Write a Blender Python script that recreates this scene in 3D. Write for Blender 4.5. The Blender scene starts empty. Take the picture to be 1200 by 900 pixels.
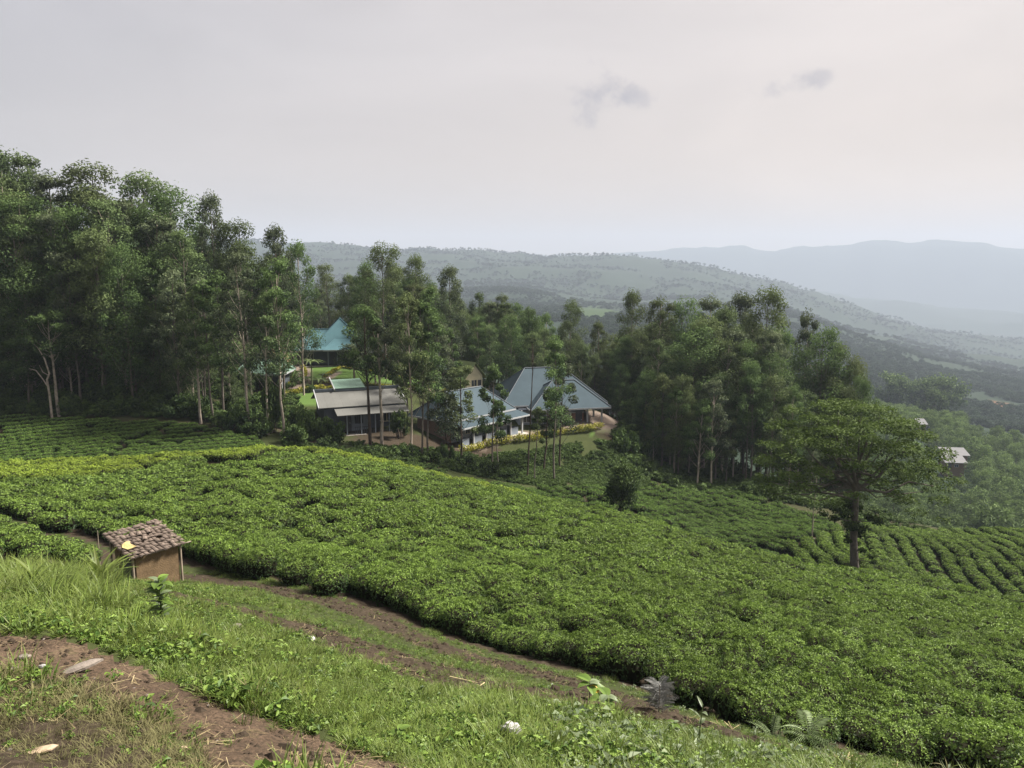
import bpy, math, random
import numpy as np
from mathutils import Vector, Matrix

random.seed(7)
RNG = np.random.default_rng(7)
SC = bpy.context.scene
COL = SC.collection

# ------------------------------------------------------------------ camera
EYE = 1.6
FPX = 900.0                     # focal length in pixels of the 1200 px wide photograph
PITCH = math.radians(8.53)
CP, SP = math.cos(PITCH), math.sin(PITCH)
cam = bpy.data.cameras.new("camera")
cam.sensor_width = 36.0
cam.lens = 36.0 * FPX / 1200.0
cam.clip_start = 0.1
cam.clip_end = 40000.0
camo = bpy.data.objects.new("camera", cam)
COL.objects.link(camo)
camo.location = (0, 0, EYE)
camo.rotation_euler = (math.radians(90) - PITCH, 0, 0)
SC.camera = camo

# ------------------------------------------------------------------ light
SUN_AZ, SUN_EL = math.radians(74), math.radians(46)      # azimuth clockwise from +Y
SUND = Vector((math.sin(SUN_AZ) * math.cos(SUN_EL), math.cos(SUN_AZ) * math.cos(SUN_EL), math.sin(SUN_EL)))
sun = bpy.data.lights.new("sun", 'SUN')
sun.energy = 5.0
sun.angle = math.radians(11)
sun.color = (1.0, 0.94, 0.85)
suno = bpy.data.objects.new("sun", sun)
COL.objects.link(suno)
suno.rotation_euler = SUND.to_track_quat('Z', 'Y').to_euler()

SC.view_settings.view_transform = 'Standard'
SC.view_settings.look = 'None'
SC.view_settings.exposure = 1.35
SC.view_settings.gamma = 1.0
SC.view_settings.use_curve_mapping = False
SC.cycles.max_bounces = 6
SC.cycles.diffuse_bounces = 3
SC.cycles.glossy_bounces = 2
SC.cycles.transmission_bounces = 4
SC.cycles.transparent_max_bounces = 8
SC.cycles.volume_bounces = 1
SC.cycles.use_denoising = True
SC.cycles.use_adaptive_sampling = False

W = bpy.data.worlds.new("World")
SC.world = W
W.use_nodes = True


def nodes_of(tree):
    tree.nodes.clear()
    n, l = tree.nodes, tree.links

    def N(t, **kw):
        x = n.new(t)
        for k, v in kw.items():
            setattr(x, k, v)
        return x

    def L(a, b):
        l.new(a, b)
    return N, L


def math_node(N, L, op, a, b=None, c=None, clamp=False):
    m = N('ShaderNodeMath', operation=op)
    m.use_clamp = clamp
    for i, v in enumerate((a, b, c)):
        if v is None:
            continue
        if isinstance(v, (int, float)):
            m.inputs[i].default_value = v
        else:
            L(v, m.inputs[i])
    return m.outputs[0]


def mixcol(N, L, f, a, b, mode='MIX'):
    m = N('ShaderNodeMix', data_type='RGBA', blend_type=mode)
    for s, v in ((m.inputs[0], f), (m.inputs[6], a), (m.inputs[7], b)):
        if isinstance(v, (int, float)):
            s.default_value = v
        elif isinstance(v, tuple):
            s.default_value = (*v, 1)
        else:
            L(v, s)
    return m.outputs[2]


def build_world():
    N, L = nodes_of(W.node_tree)
    out = N('ShaderNodeOutputWorld')
    bg = N('ShaderNodeBackground')
    bg.inputs[1].default_value = 0.1
    sky = N('ShaderNodeTexSky', sky_type='NISHITA')
    sky.sun_disc = False
    sky.sun_elevation = SUN_EL
    sky.sun_rotation = SUN_AZ
    sky.dust_density = 3.0
    tc = N('ShaderNodeTexCoord')
    d = tc.outputs['Generated']
    dot = N('ShaderNodeVectorMath', operation='DOT_PRODUCT')
    L(d, dot.inputs[0])
    dot.inputs[1].default_value = (math.sin(SUN_AZ) * .94, math.cos(SUN_AZ) * .94, .34)
    # thin overcast veil: cool grey away from the sun, warm white towards it
    f = math_node(N, L, 'MULTIPLY_ADD', dot.outputs['Value'], 0.62, 0.30, clamp=True)
    veil = mixcol(N, L, f, (1.78, 1.75, 1.89), (3.75, 3.25, 2.88))
    # dusty warm band low all round the horizon
    sz = N('ShaderNodeSeparateXYZ')
    L(d, sz.inputs[0])
    hz_ = N('ShaderNodeMapRange', interpolation_type='SMOOTHSTEP')
    L(sz.outputs['Z'], hz_.inputs[0])
    hz_.inputs[1].default_value = .30
    hz_.inputs[2].default_value = -.02
    veil = mixcol(N, L, hz_.outputs[0], veil, mixcol(N, L, 1.0, veil, (1.10, .96, .78), 'MULTIPLY'))
    mp = N('ShaderNodeMapping')
    mp.inputs['Scale'].default_value = (1.0, 1.0, 3.2)
    L(d, mp.inputs['Vector'])
    nz = N('ShaderNodeTexNoise')
    nz.inputs['Scale'].default_value = 2.2
    nz.inputs['Detail'].default_value = 6
    nz.inputs['Distortion'].default_value = 0.6
    L(mp.outputs[0], nz.inputs['Vector'])
    s = math_node(N, L, 'MULTIPLY_ADD', nz.outputs[0], 0.46, 0.77)
    vm = N('ShaderNodeVectorMath', operation='SCALE')
    L(veil, vm.inputs[0])
    L(s, vm.inputs['Scale'])
    col = mixcol(N, L, 0.95, sky.outputs[0], vm.outputs[0])
    # small low cumulus scraps drifting in front of the veil
    nz2 = N('ShaderNodeTexNoise')
    nz2.inputs['Scale'].default_value = 24
    nz2.inputs['Detail'].default_value = 7
    nz2.inputs['Roughness'].default_value = 0.6
    L(d, nz2.inputs['Vector'])
    for (px, py, sx, sy, k) in ((702, 108, 0.050, 0.040, 0.62), (745, 113, 0.050, 0.019, 0.40), (950, 93, 0.052, 0.018, 0.45), (926, 103, 0.042, 0.017, 0.35)):
        u, v = (px - 600) / FPX, (450 - py) / FPX
        c = Vector((u, CP + v * SP, -SP + v * CP)).normalized()
        rt = c.cross(Vector((0, 0, 1))).normalized()
        up = rt.cross(c).normalized()
        acc = []
        for ax, wd in ((rt, sx), (up, sy)):
            dd = N('ShaderNodeVectorMath', operation='DOT_PRODUCT')
            L(d, dd.inputs[0])
            dd.inputs[1].default_value = ax
            q = math_node(N, L, 'DIVIDE', dd.outputs['Value'], wd)
            acc.append(math_node(N, L, 'MULTIPLY', q, q))
        front = N('ShaderNodeVectorMath', operation='DOT_PRODUCT')
        L(d, front.inputs[0])
        front.inputs[1].default_value = c
        fr = math_node(N, L, 'GREATER_THAN', front.outputs['Value'], 0.5)
        r2 = math_node(N, L, 'ADD', acc[0], acc[1])
        m = math_node(N, L, 'SUBTRACT', 1.0, math_node(N, L, 'SQRT', r2))
        m = math_node(N, L, 'ADD', m, math_node(N, L, 'MULTIPLY_ADD', nz2.outputs[0], 3.0, -1.75))
        ss = N('ShaderNodeMapRange', interpolation_type='SMOOTHSTEP')
        L(m, ss.inputs[0])
        ss.inputs[1].default_value = 0.0
        ss.inputs[2].default_value = .85
        m = math_node(N, L, 'MULTIPLY', ss.outputs[0], k)
        m = math_node(N, L, 'MULTIPLY', m, fr)
        col = mixcol(N, L, m, col, (1.35, 1.32, 1.52))
    L(col, bg.inputs[0])
    L(bg.outputs[0], out.inputs[0])


build_world()

# ------------------------------------------------------------------ maths helpers


def ray(px, py):
    u, v = (px - 600) / FPX, (450 - py) / FPX
    return np.array([u, CP + v * SP, -SP + v * CP])


def P(px, py, Y):
    d = ray(px, py)
    t = Y / d[1]
    return np.array([d[0] * t, Y, EYE + d[2] * t])


def project(x, y, z):
    zc = z - EYE
    f = y * CP - zc * SP
    up = y * SP + zc * CP
    f = np.where(np.abs(f) < 1e-6, 1e-6, f)
    px = 600 + FPX * x / f
    py = 450 - FPX * up / f
    return np.where(f > 0.05, px, -1e6), np.where(f > 0.05, py, -1e6)


def hash2(ix, iy, seed):
    h = (ix.astype(np.int64) * 374761393 + iy.astype(np.int64) * 668265263 + seed * 1442695041) & 0x7fffffff
    h = ((h ^ (h >> 13)) * 1274126177) & 0x7fffffff
    h = h ^ (h >> 16)
    return (h & 0xffff) / 65535.0


def vnoise(x, y, seed=0):
    ix, iy = np.floor(x), np.floor(y)
    fx, fy = x - ix, y - iy
    fx = fx * fx * (3 - 2 * fx)
    fy = fy * fy * (3 - 2 * fy)
    a = hash2(ix, iy, seed); b = hash2(ix + 1, iy, seed)
    c = hash2(ix, iy + 1, seed); d = hash2(ix + 1, iy + 1, seed)
    return (a * (1 - fx) + b * fx) * (1 - fy) + (c * (1 - fx) + d * fx) * fy - 0.5


def fbm(x, y, seed=0, octv=4, gain=0.5):
    s, a = 0, 1.0
    for k in range(octv):
        s = s + a * vnoise(x, y, seed + k * 17)
        x, y, a = x * 2.03 + 3.1, y * 2.03 + 1.7, a * gain
    return s


def inpoly(x, y, poly):
    x, y = np.asarray(x, float), np.asarray(y, float)
    r = np.zeros(x.shape, bool)
    n = len(poly)
    for i in range(n):
        x1, y1 = poly[i]; x2, y2 = poly[(i + 1) % n]
        if y1 == y2:
            continue
        c = ((y1 > y) != (y2 > y)) & (x < (x2 - x1) * (y - y1) / (y2 - y1) + x1)
        r ^= c
    return r


def segdist(x, y, pts):
    best = np.full(np.shape(x), 1e9)
    for (x1, y1), (x2, y2) in zip(pts[:-1], pts[1:]):
        dx, dy = x2 - x1, y2 - y1
        t = np.clip(((x - x1) * dx + (y - y1) * dy) / (dx * dx + dy * dy + 1e-12), 0, 1)
        best = np.minimum(best, np.hypot(x - x1 - t * dx, y - y1 - t * dy))
    return best


def sstep(a, b, x):
    t = np.clip((x - a) / (b - a), 0, 1)
    return t * t * (3 - 2 * t)

# ------------------------------------------------------------------ terrain
# measured spots: (photo x, photo y, distance, how far the soil lies under what is seen there)
TEA = 0.72
CTRL = [
    (250, 890, 4.5, 0), (60, 890, 4.4, 0), (440, 895, 4.8, 0), (95, 782, 6.2, 0), (250, 820, 5.9, 0), (0, 745, 6.6, 0), (-200, 760, 6.2, 0),
    (60, 742, 7.0, 0), (250, 800, 6.6, .05), (420, 850, 6.0, .1), (500, 890, 5.3, .1), (720, 890, 6.4, .1), (900, 885, 8.3, .1), (600, 850, 7.0, .1),
    (100, 700, 9.5, .15), (0, 690, 10, .15), (-200, 690, 10, .15), (330, 770, 8.8, .1), (250, 710, 13.5, .1), (40, 660, 15.5, .2), (480, 800, 9.6, .1),
    (180, 682, 22, .05), (330, 725, 17, 0), (430, 765, 14, 0), (560, 800, 12.3, 0), (700, 822, 11, 0), (830, 862, 9.6, 0), (1000, 895, 9.3, 0), (1200, 930, 8.6, .1),
    (330, 692, 22, 0), (480, 745, 18.4, 0), (640, 792, 14.8, 0), (800, 838, 12.2, 0), (950, 880, 10.8, 0), (215, 672, 24.5, 0),
    (0, 614, 27, TEA), (-200, 590, 29, TEA), (60, 645, 21, TEA), (-150, 640, 20, TEA),
    (1200, 880, 11.5, TEA), (1200, 790, 18.5, TEA), (1200, 735, 29, TEA), (1400, 800, 18, TEA), (1400, 740, 35, TEA), (1200, 703, 48, TEA),
    (900, 750, 19, TEA), (900, 690, 30, TEA), (600, 660, 28, TEA), (600, 610, 42, TEA), (300, 600, 33, TEA), (300, 555, 46, TEA),
    (750, 720, 21.5, TEA), (600, 725, 20, TEA), (450, 650, 26.5, TEA),
    (1100, 680, 48, TEA), (1000, 667, 48, TEA), (870, 640, 49, TEA), (750, 605, 54, TEA), (620, 579, 58, TEA), (500, 553, 60, TEA), (330, 521, 60, TEA),
    (200, 531, 57, TEA), (100, 536, 54, TEA), (0, 541, 52, TEA), (-200, 545, 48, TEA),
    (0, 536, 66, TEA), (150, 527, 68, TEA), (0, 512, 72, TEA), (0, 488, 78, .3), (150, 488, 78, .3), (260, 500, 75, .3), (-200, 488, 78, .3),
    (330, 512, 74, .2), (400, 528, 72, .2), (500, 548, 72, .3), (600, 560, 77, .2), (680, 572, 76, .2), (640, 540, 85, .2),
    (405, 509, 84, 0), (472, 501, 87, 0), (440, 522, 78, 0), (539, 525, 85, 0), (610, 509, 93, 0), (640, 503, 97, 0), (705, 499, 99, 0), (500, 500, 92, 0),
    (580, 521, 87, .0), (625, 514, 90, .0), (700, 504, 95, .0), (725, 500, 97, .0), (560, 545, 80, .2),
    (420, 428, 118, 0), (350, 430, 116, 0), (555, 460, 112, 0), (430, 442, 108, 0), (430, 458, 101, 0), (340, 462, 97, 0), (300, 456, 98, 0), (500, 455, 106, 0),
    (460, 470, 96, 0), (640, 470, 112, 0), (710, 490, 104, 0),
    (690, 585, 71, TEA), (745, 598, 69, TEA), (760, 580, 80, TEA), (860, 575, 90, TEA), (830, 610, 76, TEA), (960, 606, 80, TEA), (910, 636, 69, .1), (980, 628, 72, .1),
    (1000, 668, 58, .3), (1100, 640, 68, TEA), (1100, 624, 78, TEA), (1200, 640, 68, TEA), (1200, 622, 80, TEA), (1100, 678, 60, TEA), (1200, 690, 57, TEA), (1400, 640, 70, TEA),
    (760, 547, 95, 0), (860, 562, 100, 0), (950, 578, 100, 0), (730, 520, 100, 0),
]
EDGE = {1200: (905, 10.5), 1100: (890, 11), 1000: (878, 11.5), 870: (842, 12.5), 750: (800, 15), 620: (770, 16.5), 500: (735, 18.5), 330: (685, 22), 200: (655, 25), 100: (630, 26.5), 0: (606, 28), -200: (588, 30)}
CREST = {1200: (703, 48), 1100: (680, 48), 1000: (667, 48), 870: (640, 49), 750: (605, 54), 620: (579, 58), 500: (553, 60), 330: (521, 60), 200: (531, 57), 100: (536, 54), 0: (541, 52), -200: (545, 48)}
for _px, (_pc, _yc) in CREST.items():       # the slope runs straight up to its crest
    _pe, _ye = EDGE[_px]
    for _f in (.93, .80, .66):
        _Y = _yc * _f
        CTRL.append((_px, _pc + (_pe - _pc) * (1 / _Y - 1 / _yc) / (1 / _ye - 1 / _yc), _Y, TEA))
LOW = [(-200, 54, -14.3), (0, 58, -15.0), (100, 60, -15.1), (200, 62, -15.2), (330, 66, -15.2), (620, 66, -18.9), (870, 57, -23.6), (750, 62.5, -21.6), (930, 56, -24.0), (500, 67, -17.0), (1000, 53, -22.6), (1150, 53, -23.0), (1350, 55, -22.8)]   # the hollow beyond the crest
BEHIND = [(0, 0, 0), (-3, 0, -.05), (3, 0, -.1), (-2, -6, .1), (3, -8, .2), (0, 2.2, -.55), (-6, 2, -.5), (8, 2, -1.2), (-30, -20, 1), (30, -20, -2), (0, -60, 3),
          (-60, 0, -3), (60, 0, -12), (-30, 4, -1.8), (30, 4, -7), (-60, 40, -8), (80, 40, -22), (20, 5, -5.2), (-18, 5, -1.6)]
PXC = np.array([-200, 0, 200, 400, 600, 700, 800, 900, 1000, 1100, 1200, 1400], float)
pyz = lambda r, pys: [P(px, py, r)[2] for px, py in zip(PXC, pys)]
FAR = [
    (130, [-2, -4, -8, -12.5, -19, -24, -30, -36, -42, -44, -45, -46]),
    (170, [-2, -5, -10, -18, -28, -34, -40, -47, -53, -58, -60, -58]),
    (260, [-20, -25, -32, -42, -52, -56, -60, -64, -66, -67, -67, -62]),
    (340, [-30, -36, -45, -55, -62, -64, -66, -66, -65, -68, -75, -72]),
    (430, [-40, -48, -58, -66, -72, -74, -76, -76, -74, -77, -79, -79]),
    (700, [-50, -55, -60, -65, -58, -56, -66, -84, -100, -112, -118, -118]),
    (900, [-40, -45, -50, -52, -52, -52, -62, -80, -105, -120, -128, -135]),
    (2000, [-31, -31, -33, -39, -53, -69, -76, -89, -151, -184, -206, -231]),
    (2550, [29, 29, 29, 22, 7, 0, -14, -106, -184, -226, -262, -282]),
    (3200, pyz(3200, [276, 280, 283, 288, 301, 298, 309, 328, 352, 376, 384, 390])),
    (4100, [-150, -150, -150, -150, -200, -260, -320, -330, -330, -330, -330, -330]),
    (5400, pyz(5400, [330, 330, 330, 330, 325, 322, 320, 335, 343, 353, 358, 362])),
    (6300, [-360] * 12),
    (7500, None),
    (9000, [-360] * 12),
]
MPX = [-200, 400, 600, 700, 760, 830, 900, 960, 1010, 1050, 1100, 1200, 1400]
MPY = [304, 305, 303, 297, 293, 290, 291, 288, 282, 287, 289, 296, 301]
MZ = [P(a, b, 7500)[2] for a, b in zip(MPX, MPY)]


def px_of(x, y):
    th = np.clip(np.arctan2(x, y), -1.0, 1.0)
    return 600 + 886 * np.tan(th)


_c = []
for (px, py, Y, dz) in CTRL:
    p = P(px, py, Y)
    _c.append((p[0], p[1], p[2] - dz))
for (px, Y, z) in LOW:
    _c.append(((px - 600) / 886 * Y, Y, z))
_c += BEHIND
for k in (0, 1):
    r, zs = FAR[k]
    for px, z in zip(PXC, zs):
        th = math.atan((px - 600) / 886)
        _c.append((r * math.sin(th), r * math.cos(th), z))
_c = np.array(_c, float)
_S = 40.0
_X = _c[:, :2] / _S


def _phi(r2):
    return 0.5 * r2 * np.log(np.maximum(r2, 1e-12))


def _fit():
    n = len(_X)
    d2 = ((_X[:, None, :] - _X[None, :, :]) ** 2).sum(-1)
    A = np.zeros((n + 3, n + 3))
    A[:n, :n] = _phi(d2) + np.eye(n) * 1e-5
    A[:n, n] = 1
    A[:n, n + 1:n + 3] = _X
    A[n:, :n] = A[:n, n:].T
    b = np.zeros(n + 3)
    b[:n] = _c[:, 2]
    return np.linalg.solve(A, b)


_Wt = _fit()


def near_z(x, y):
    x = np.asarray(x, float).ravel() / _S
    y = np.asarray(y, float).ravel() / _S
    out = np.empty(len(x))
    for i in range(0, len(x), 20000):
        xs, ys = x[i:i + 20000], y[i:i + 20000]
        d2 = (xs[:, None] - _X[None, :, 0]) ** 2 + (ys[:, None] - _X[None, :, 1]) ** 2
        out[i:i + 20000] = _phi(d2) @ _Wt[:-3] + _Wt[-3] + _Wt[-2] * xs + _Wt[-1] * ys
    return out


_LR = np.log(np.array([f[0] for f in FAR], float))


def far_z(x, y):
    x = np.asarray(x, float).ravel(); y = np.asarray(y, float).ravel()
    r = np.maximum(np.hypot(x, y), 130.0)
    px = px_of(x, y)
    warp = fbm(x / 700.0, y / 700.0, 5, 3) * 60
    Z = np.stack([np.interp(px + (warp if f[0] > 600 else 0), PXC, f[1]) if f[1] is not None else np.interp(px, MPX, MZ) for f in FAR])
    lr = np.log(r)
    k = np.clip(np.searchsorted(_LR, lr) - 1, 0, len(_LR) - 2)
    h = np.diff(_LR)[:, None]
    dl = np.diff(Z, axis=0) / h
    m = np.zeros_like(Z)
    m[0], m[-1] = dl[0], dl[-1]
    pr = dl[:-1] * dl[1:]
    m[1:-1] = np.where(pr > 0, 2 * pr / (dl[:-1] + dl[1:] + 1e-12 * np.sign(dl[:-1] + dl[1:] + 1e-30)), 0)
    j = np.arange(len(r))
    hk = h[k, 0]
    t = np.clip((lr - _LR[k]) / hk, 0, 1)
    t2, t3 = t * t, t * t * t
    z = (2 * t3 - 3 * t2 + 1) * Z[k, j] + (t3 - 2 * t2 + t) * hk * m[k, j] + (-2 * t3 + 3 * t2) * Z[k + 1, j] + (t3 - t2) * hk * m[k + 1, j]
    amp = sstep(300, 1500, r) * np.minimum(r, 3000) * 0.012
    z = z + amp * fbm(x / 260.0, y / 260.0, 11, 5, .55) + sstep(3500, 8000, r) * 60 * fbm(x / 900.0, y / 900.0, 21, 5, .55)
    return z


def ground_z(x, y):
    x = np.asarray(x, float); y = np.asarray(y, float)
    shp = x.shape
    x, y = x.ravel(), y.ravel()
    r = np.hypot(x, y)
    w = sstep(135, 168, r)
    z = np.zeros(len(x))
    a = w < 1
    b = w > 0
    if a.any():
        z[a] += near_z(x[a], y[a]) * (1 - w[a])
    if b.any():
        z[b] += far_z(x[b], y[b]) * w[b]
    return z.reshape(shp)


def gz(x, y):
    return float(ground_z(np.array([x]), np.array([y]))[0])


def hit(px, py, ymin=1.5, ymax=3000.0):
    """where the sight line of a photo pixel meets the ground"""
    Y = np.exp(np.linspace(math.log(ymin), math.log(ymax), 900))
    d = ray(px, py)
    x = d[0] / d[1] * Y
    z = EYE + d[2] / d[1] * Y
    g = ground_z(x, Y)
    k = np.argmax(z <= g)
    if not (z <= g).any():
        k = len(Y) - 1
    if k > 0:
        a, b = z[k - 1] - g[k - 1], z[k] - g[k]
        t = a / (a - b + 1e-9)
        yy = Y[k - 1] + t * (Y[k] - Y[k - 1])
    else:
        yy = Y[0]
    return np.array([d[0] / d[1] * yy, yy, EYE + d[2] / d[1] * yy])


def at(px, Y):
    """ground spot seen at photo column px at distance Y"""
    py = 550.0
    for _ in range(4):
        x = ray(px, py)[0] / ray(px, py)[1] * Y
        z = gz(x, Y)
        py = float(project(np.array([x]), np.array([Y]), np.array([z]))[1][0])
    return np.array([x, Y, z])

# ------------------------------------------------------------------ mesh helpers


class MB:
    """collects polygons (any size), their material slot and a per-vertex tint"""

    def __init__(self):
        self.V, self.F, self.M, self.T, self.S, self.n = [], [], [], [], [], 0

    def add(self, V, F, m=0, tint=0.5, sm=False):
        V = np.asarray(V, float).reshape(-1, 3)
        F = np.asarray(F, int)
        if F.ndim == 1:
            F = F[None, :]
        self.F.append(F + self.n)
        self.M.append(np.full(len(F), m, int))
        self.S.append(np.full(len(F), sm, bool))
        self.V.append(V)
        self.T.append(np.broadcast_to(np.asarray(tint, float), (len(V),)).copy())
        self.n += len(V)
        return self

    def box(self, x0, x1, y0, y1, z0, z1, m=0):
        V = [(x0, y0, z0), (x1, y0, z0), (x1, y1, z0), (x0, y1, z0), (x0, y0, z1), (x1, y0, z1), (x1, y1, z1), (x0, y1, z1)]
        return self.add(V, [(0, 3, 2, 1), (4, 5, 6, 7), (0, 1, 5, 4), (1, 2, 6, 5), (2, 3, 7, 6), (3, 0, 4, 7)], m)

    def tube(self, pts, rad, sides=6, m=0, tint=0.5):
        pts = np.asarray(pts, float)
        n = len(pts)
        rad = np.broadcast_to(np.asarray(rad, float), (n,))
        tg = np.gradient(pts, axis=0)
        tg /= np.linalg.norm(tg, axis=1)[:, None] + 1e-9
        ref = np.array([1.0, 0.13, 0.05]) if abs(tg[:, 0]).mean() < .8 else np.array([0.05, 1.0, 0.1])
        a = np.cross(tg, ref); a /= np.linalg.norm(a, axis=1)[:, None] + 1e-9
        b = np.cross(tg, a)
        ang = np.linspace(0, 2 * math.pi, sides, endpoint=False)
        V = pts[:, None, :] + rad[:, None, None] * (np.cos(ang)[None, :, None] * a[:, None, :] + np.sin(ang)[None, :, None] * b[:, None, :])
        i, j = np.meshgrid(np.arange(n - 1), np.arange(sides), indexing='ij')
        j2 = (j + 1) % sides
        F = np.stack([i * sides + j, i * sides + j2, (i + 1) * sides + j2, (i + 1) * sides + j], -1).reshape(-1, 4)
        self.add(V.reshape(-1, 3), F, m, tint, True)
        self.add(V[-1], np.arange(sides)[::-1], m, tint)
        return self

    def leaves(self, C, Nn, ln, wd, m=0, tint=0.5, droop=0.0, rng=RNG, tang=None):
        """one rhombic leaf blade per centre, lying across the given normal"""
        C = np.asarray(C, float); k = len(C)
        Nn = Nn / (np.linalg.norm(Nn, axis=1)[:, None] + 1e-9)
        if tang is None:
            tang = rng.normal(size=(k, 3))
        tang = tang - (tang * Nn).sum(1)[:, None] * Nn
        tang /= np.linalg.norm(tang, axis=1)[:, None] + 1e-9
        bi = np.cross(Nn, tang)
        ln = np.broadcast_to(ln, (k,))[:, None] * .5
        wd = np.broadcast_to(wd, (k,))[:, None] * .5
        dr = Nn * droop * ln
        V = np.stack([C - tang * ln - dr, C + bi * wd + tang * ln * .1, C + tang * ln - dr, C - bi * wd + tang * ln * .1], 1).reshape(-1, 3)
        F = np.arange(4 * k).reshape(k, 4)
        t = np.repeat(np.broadcast_to(tint, (k,)), 4)
        return self.add(V, F, m, t)

    def mesh(self, name, mats, smooth=False):
        me = bpy.data.meshes.new(name)
        if not self.V:
            return me
        V = np.concatenate(self.V)
        me.vertices.add(len(V))
        me.vertices.foreach_set('co', V.astype(np.float32).ravel())
        sizes = np.concatenate([np.full(len(f), f.shape[1]) for f in self.F])
        loops = np.concatenate([f.ravel() for f in self.F])
        me.loops.add(len(loops))
        me.loops.foreach_set('vertex_index', loops.astype(np.int32))
        me.polygons.add(len(sizes))
        me.polygons.foreach_set('loop_start', np.concatenate([[0], np.cumsum(sizes)[:-1]]).astype(np.int32))
        me.polygons.foreach_set('material_index', np.concatenate(self.M).astype(np.int32))
        me.polygons.foreach_set('use_smooth', np.ones(len(sizes), bool) if smooth else np.concatenate(self.S))
        a = me.attributes.new('tint', 'FLOAT', 'POINT')
        a.data.foreach_set('value', np.concatenate(self.T).astype(np.float32))
        for m in (mats if isinstance(mats, (list, tuple)) else [mats]):
            me.materials.append(m)
        me.update(calc_edges=True)
        return me

    def obj(self, name, mats, parent=None, smooth=False):
        return link(name, self.mesh(name, mats, smooth), parent)


def link(name, me, parent=None):
    o = bpy.data.objects.new(name, me)
    COL.objects.link(o)
    if parent is not None:
        o.parent = parent
    return o


def tag(o, label=None, cat=None, group=None, kind=None):
    if label: o['label'] = label
    if cat: o['category'] = cat
    if group: o['group'] = group
    if kind: o['kind'] = kind
    return o


def thing(name, loc, rz, label, cat, group=None):
    o = bpy.data.objects.new(name, None)
    COL.objects.link(o)
    o.empty_display_size = .3
    o.location = loc
    o.rotation_euler = (0, 0, rz)
    return tag(o, label, cat, group)


def proto(name, me):
    return bpy.data.objects.new(name, me)      # a source for scattered copies; never linked itself


def scatter(name, pts, rot, scl, idx, protos, kind='stuff'):
    me = bpy.data.meshes.new(name)
    n = len(pts)
    me.vertices.add(n)
    me.vertices.foreach_set('co', np.asarray(pts, np.float32).ravel())
    for nm, ty, dat, key in (('rot', 'FLOAT_VECTOR', rot, 'vector'), ('scl', 'FLOAT_VECTOR', scl, 'vector')):
        a = me.attributes.new(nm, ty, 'POINT')
        a.data.foreach_set(key, np.asarray(dat, np.float32).ravel())
    a = me.attributes.new('idx', 'INT', 'POINT')
    a.data.foreach_set('value', np.asarray(idx, np.int32))
    me.update()
    o = link(name, me)
    o['kind'] = kind
    ng = bpy.data.node_groups.new(name, 'GeometryNodeTree')
    ng.interface.new_socket('Geometry', in_out='INPUT', socket_type='NodeSocketGeometry')
    ng.interface.new_socket('Geometry', in_out='OUTPUT', socket_type='NodeSocketGeometry')
    nn, ll = ng.nodes, ng.links
    gi, go = nn.new('NodeGroupInput'), nn.new('NodeGroupOutput')
    iop = nn.new('GeometryNodeInstanceOnPoints')
    g2i = nn.new('GeometryNodeGeometryToInstance')
    for p in reversed(protos):          # links stack newest first
        oi = nn.new('GeometryNodeObjectInfo')
        oi.inputs['Object'].default_value = p
        oi.inputs['As Instance'].default_value = False
        ll.new(oi.outputs['Geometry'], g2i.inputs[0])

    def named(nm, ty):
        x = nn.new('GeometryNodeInputNamedAttribute')
        x.data_type = ty
        x.inputs['Name'].default_value = nm
        return x.outputs['Attribute']
    e2r = nn.new('FunctionNodeEulerToRotation')
    ll.new(named('rot', 'FLOAT_VECTOR'), e2r.inputs[0])
    ll.new(gi.outputs[0], iop.inputs['Points'])
    ll.new(g2i.outputs[0], iop.inputs['Instance'])
    iop.inputs['Pick Instance'].default_value = True
    ll.new(named('idx', 'INT'), iop.inputs['Instance Index'])
    ll.new(e2r.outputs[0], iop.inputs['Rotation'])
    ll.new(named('scl', 'FLOAT_VECTOR'), iop.inputs['Scale'])
    ll.new(iop.outputs[0], go.inputs[0])
    md = o.modifiers.new('scatter', 'NODES')
    md.node_group = ng
    return o

# ------------------------------------------------------------------ materials


def mat(name, build):
    m = bpy.data.materials.new(name)
    m.use_nodes = True
    N, L = nodes_of(m.node_tree)
    out = N('ShaderNodeOutputMaterial')
    build(N, L, out)
    return m


def noise(N, L, scale, detail=4, rough=.55, vec=None, obj=True, dist=0.0):
    t = N('ShaderNodeTexNoise')
    t.inputs['Scale'].default_value = scale
    t.inputs['Detail'].default_value = detail
    t.inputs['Roughness'].default_value = rough
    t.inputs['Distortion'].default_value = dist
    if vec is None:
        vec = N('ShaderNodeTexCoord').outputs['Object']
    L(vec, t.inputs['Vector'])
    return t.outputs[0]


def ramp(N, L, f, stops):
    r = N('ShaderNodeValToRGB')
    L(f, r.inputs[0])
    e = r.color_ramp.elements
    while len(e) < len(stops):
        e.new(.5)
    for q, (p, c) in zip(e, stops):
        q.position = p
        q.color = (*c, 1)
    return r.outputs[0]


def attr(N, name):
    return N('ShaderNodeAttribute', attribute_name=name).outputs['Fac']


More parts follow.
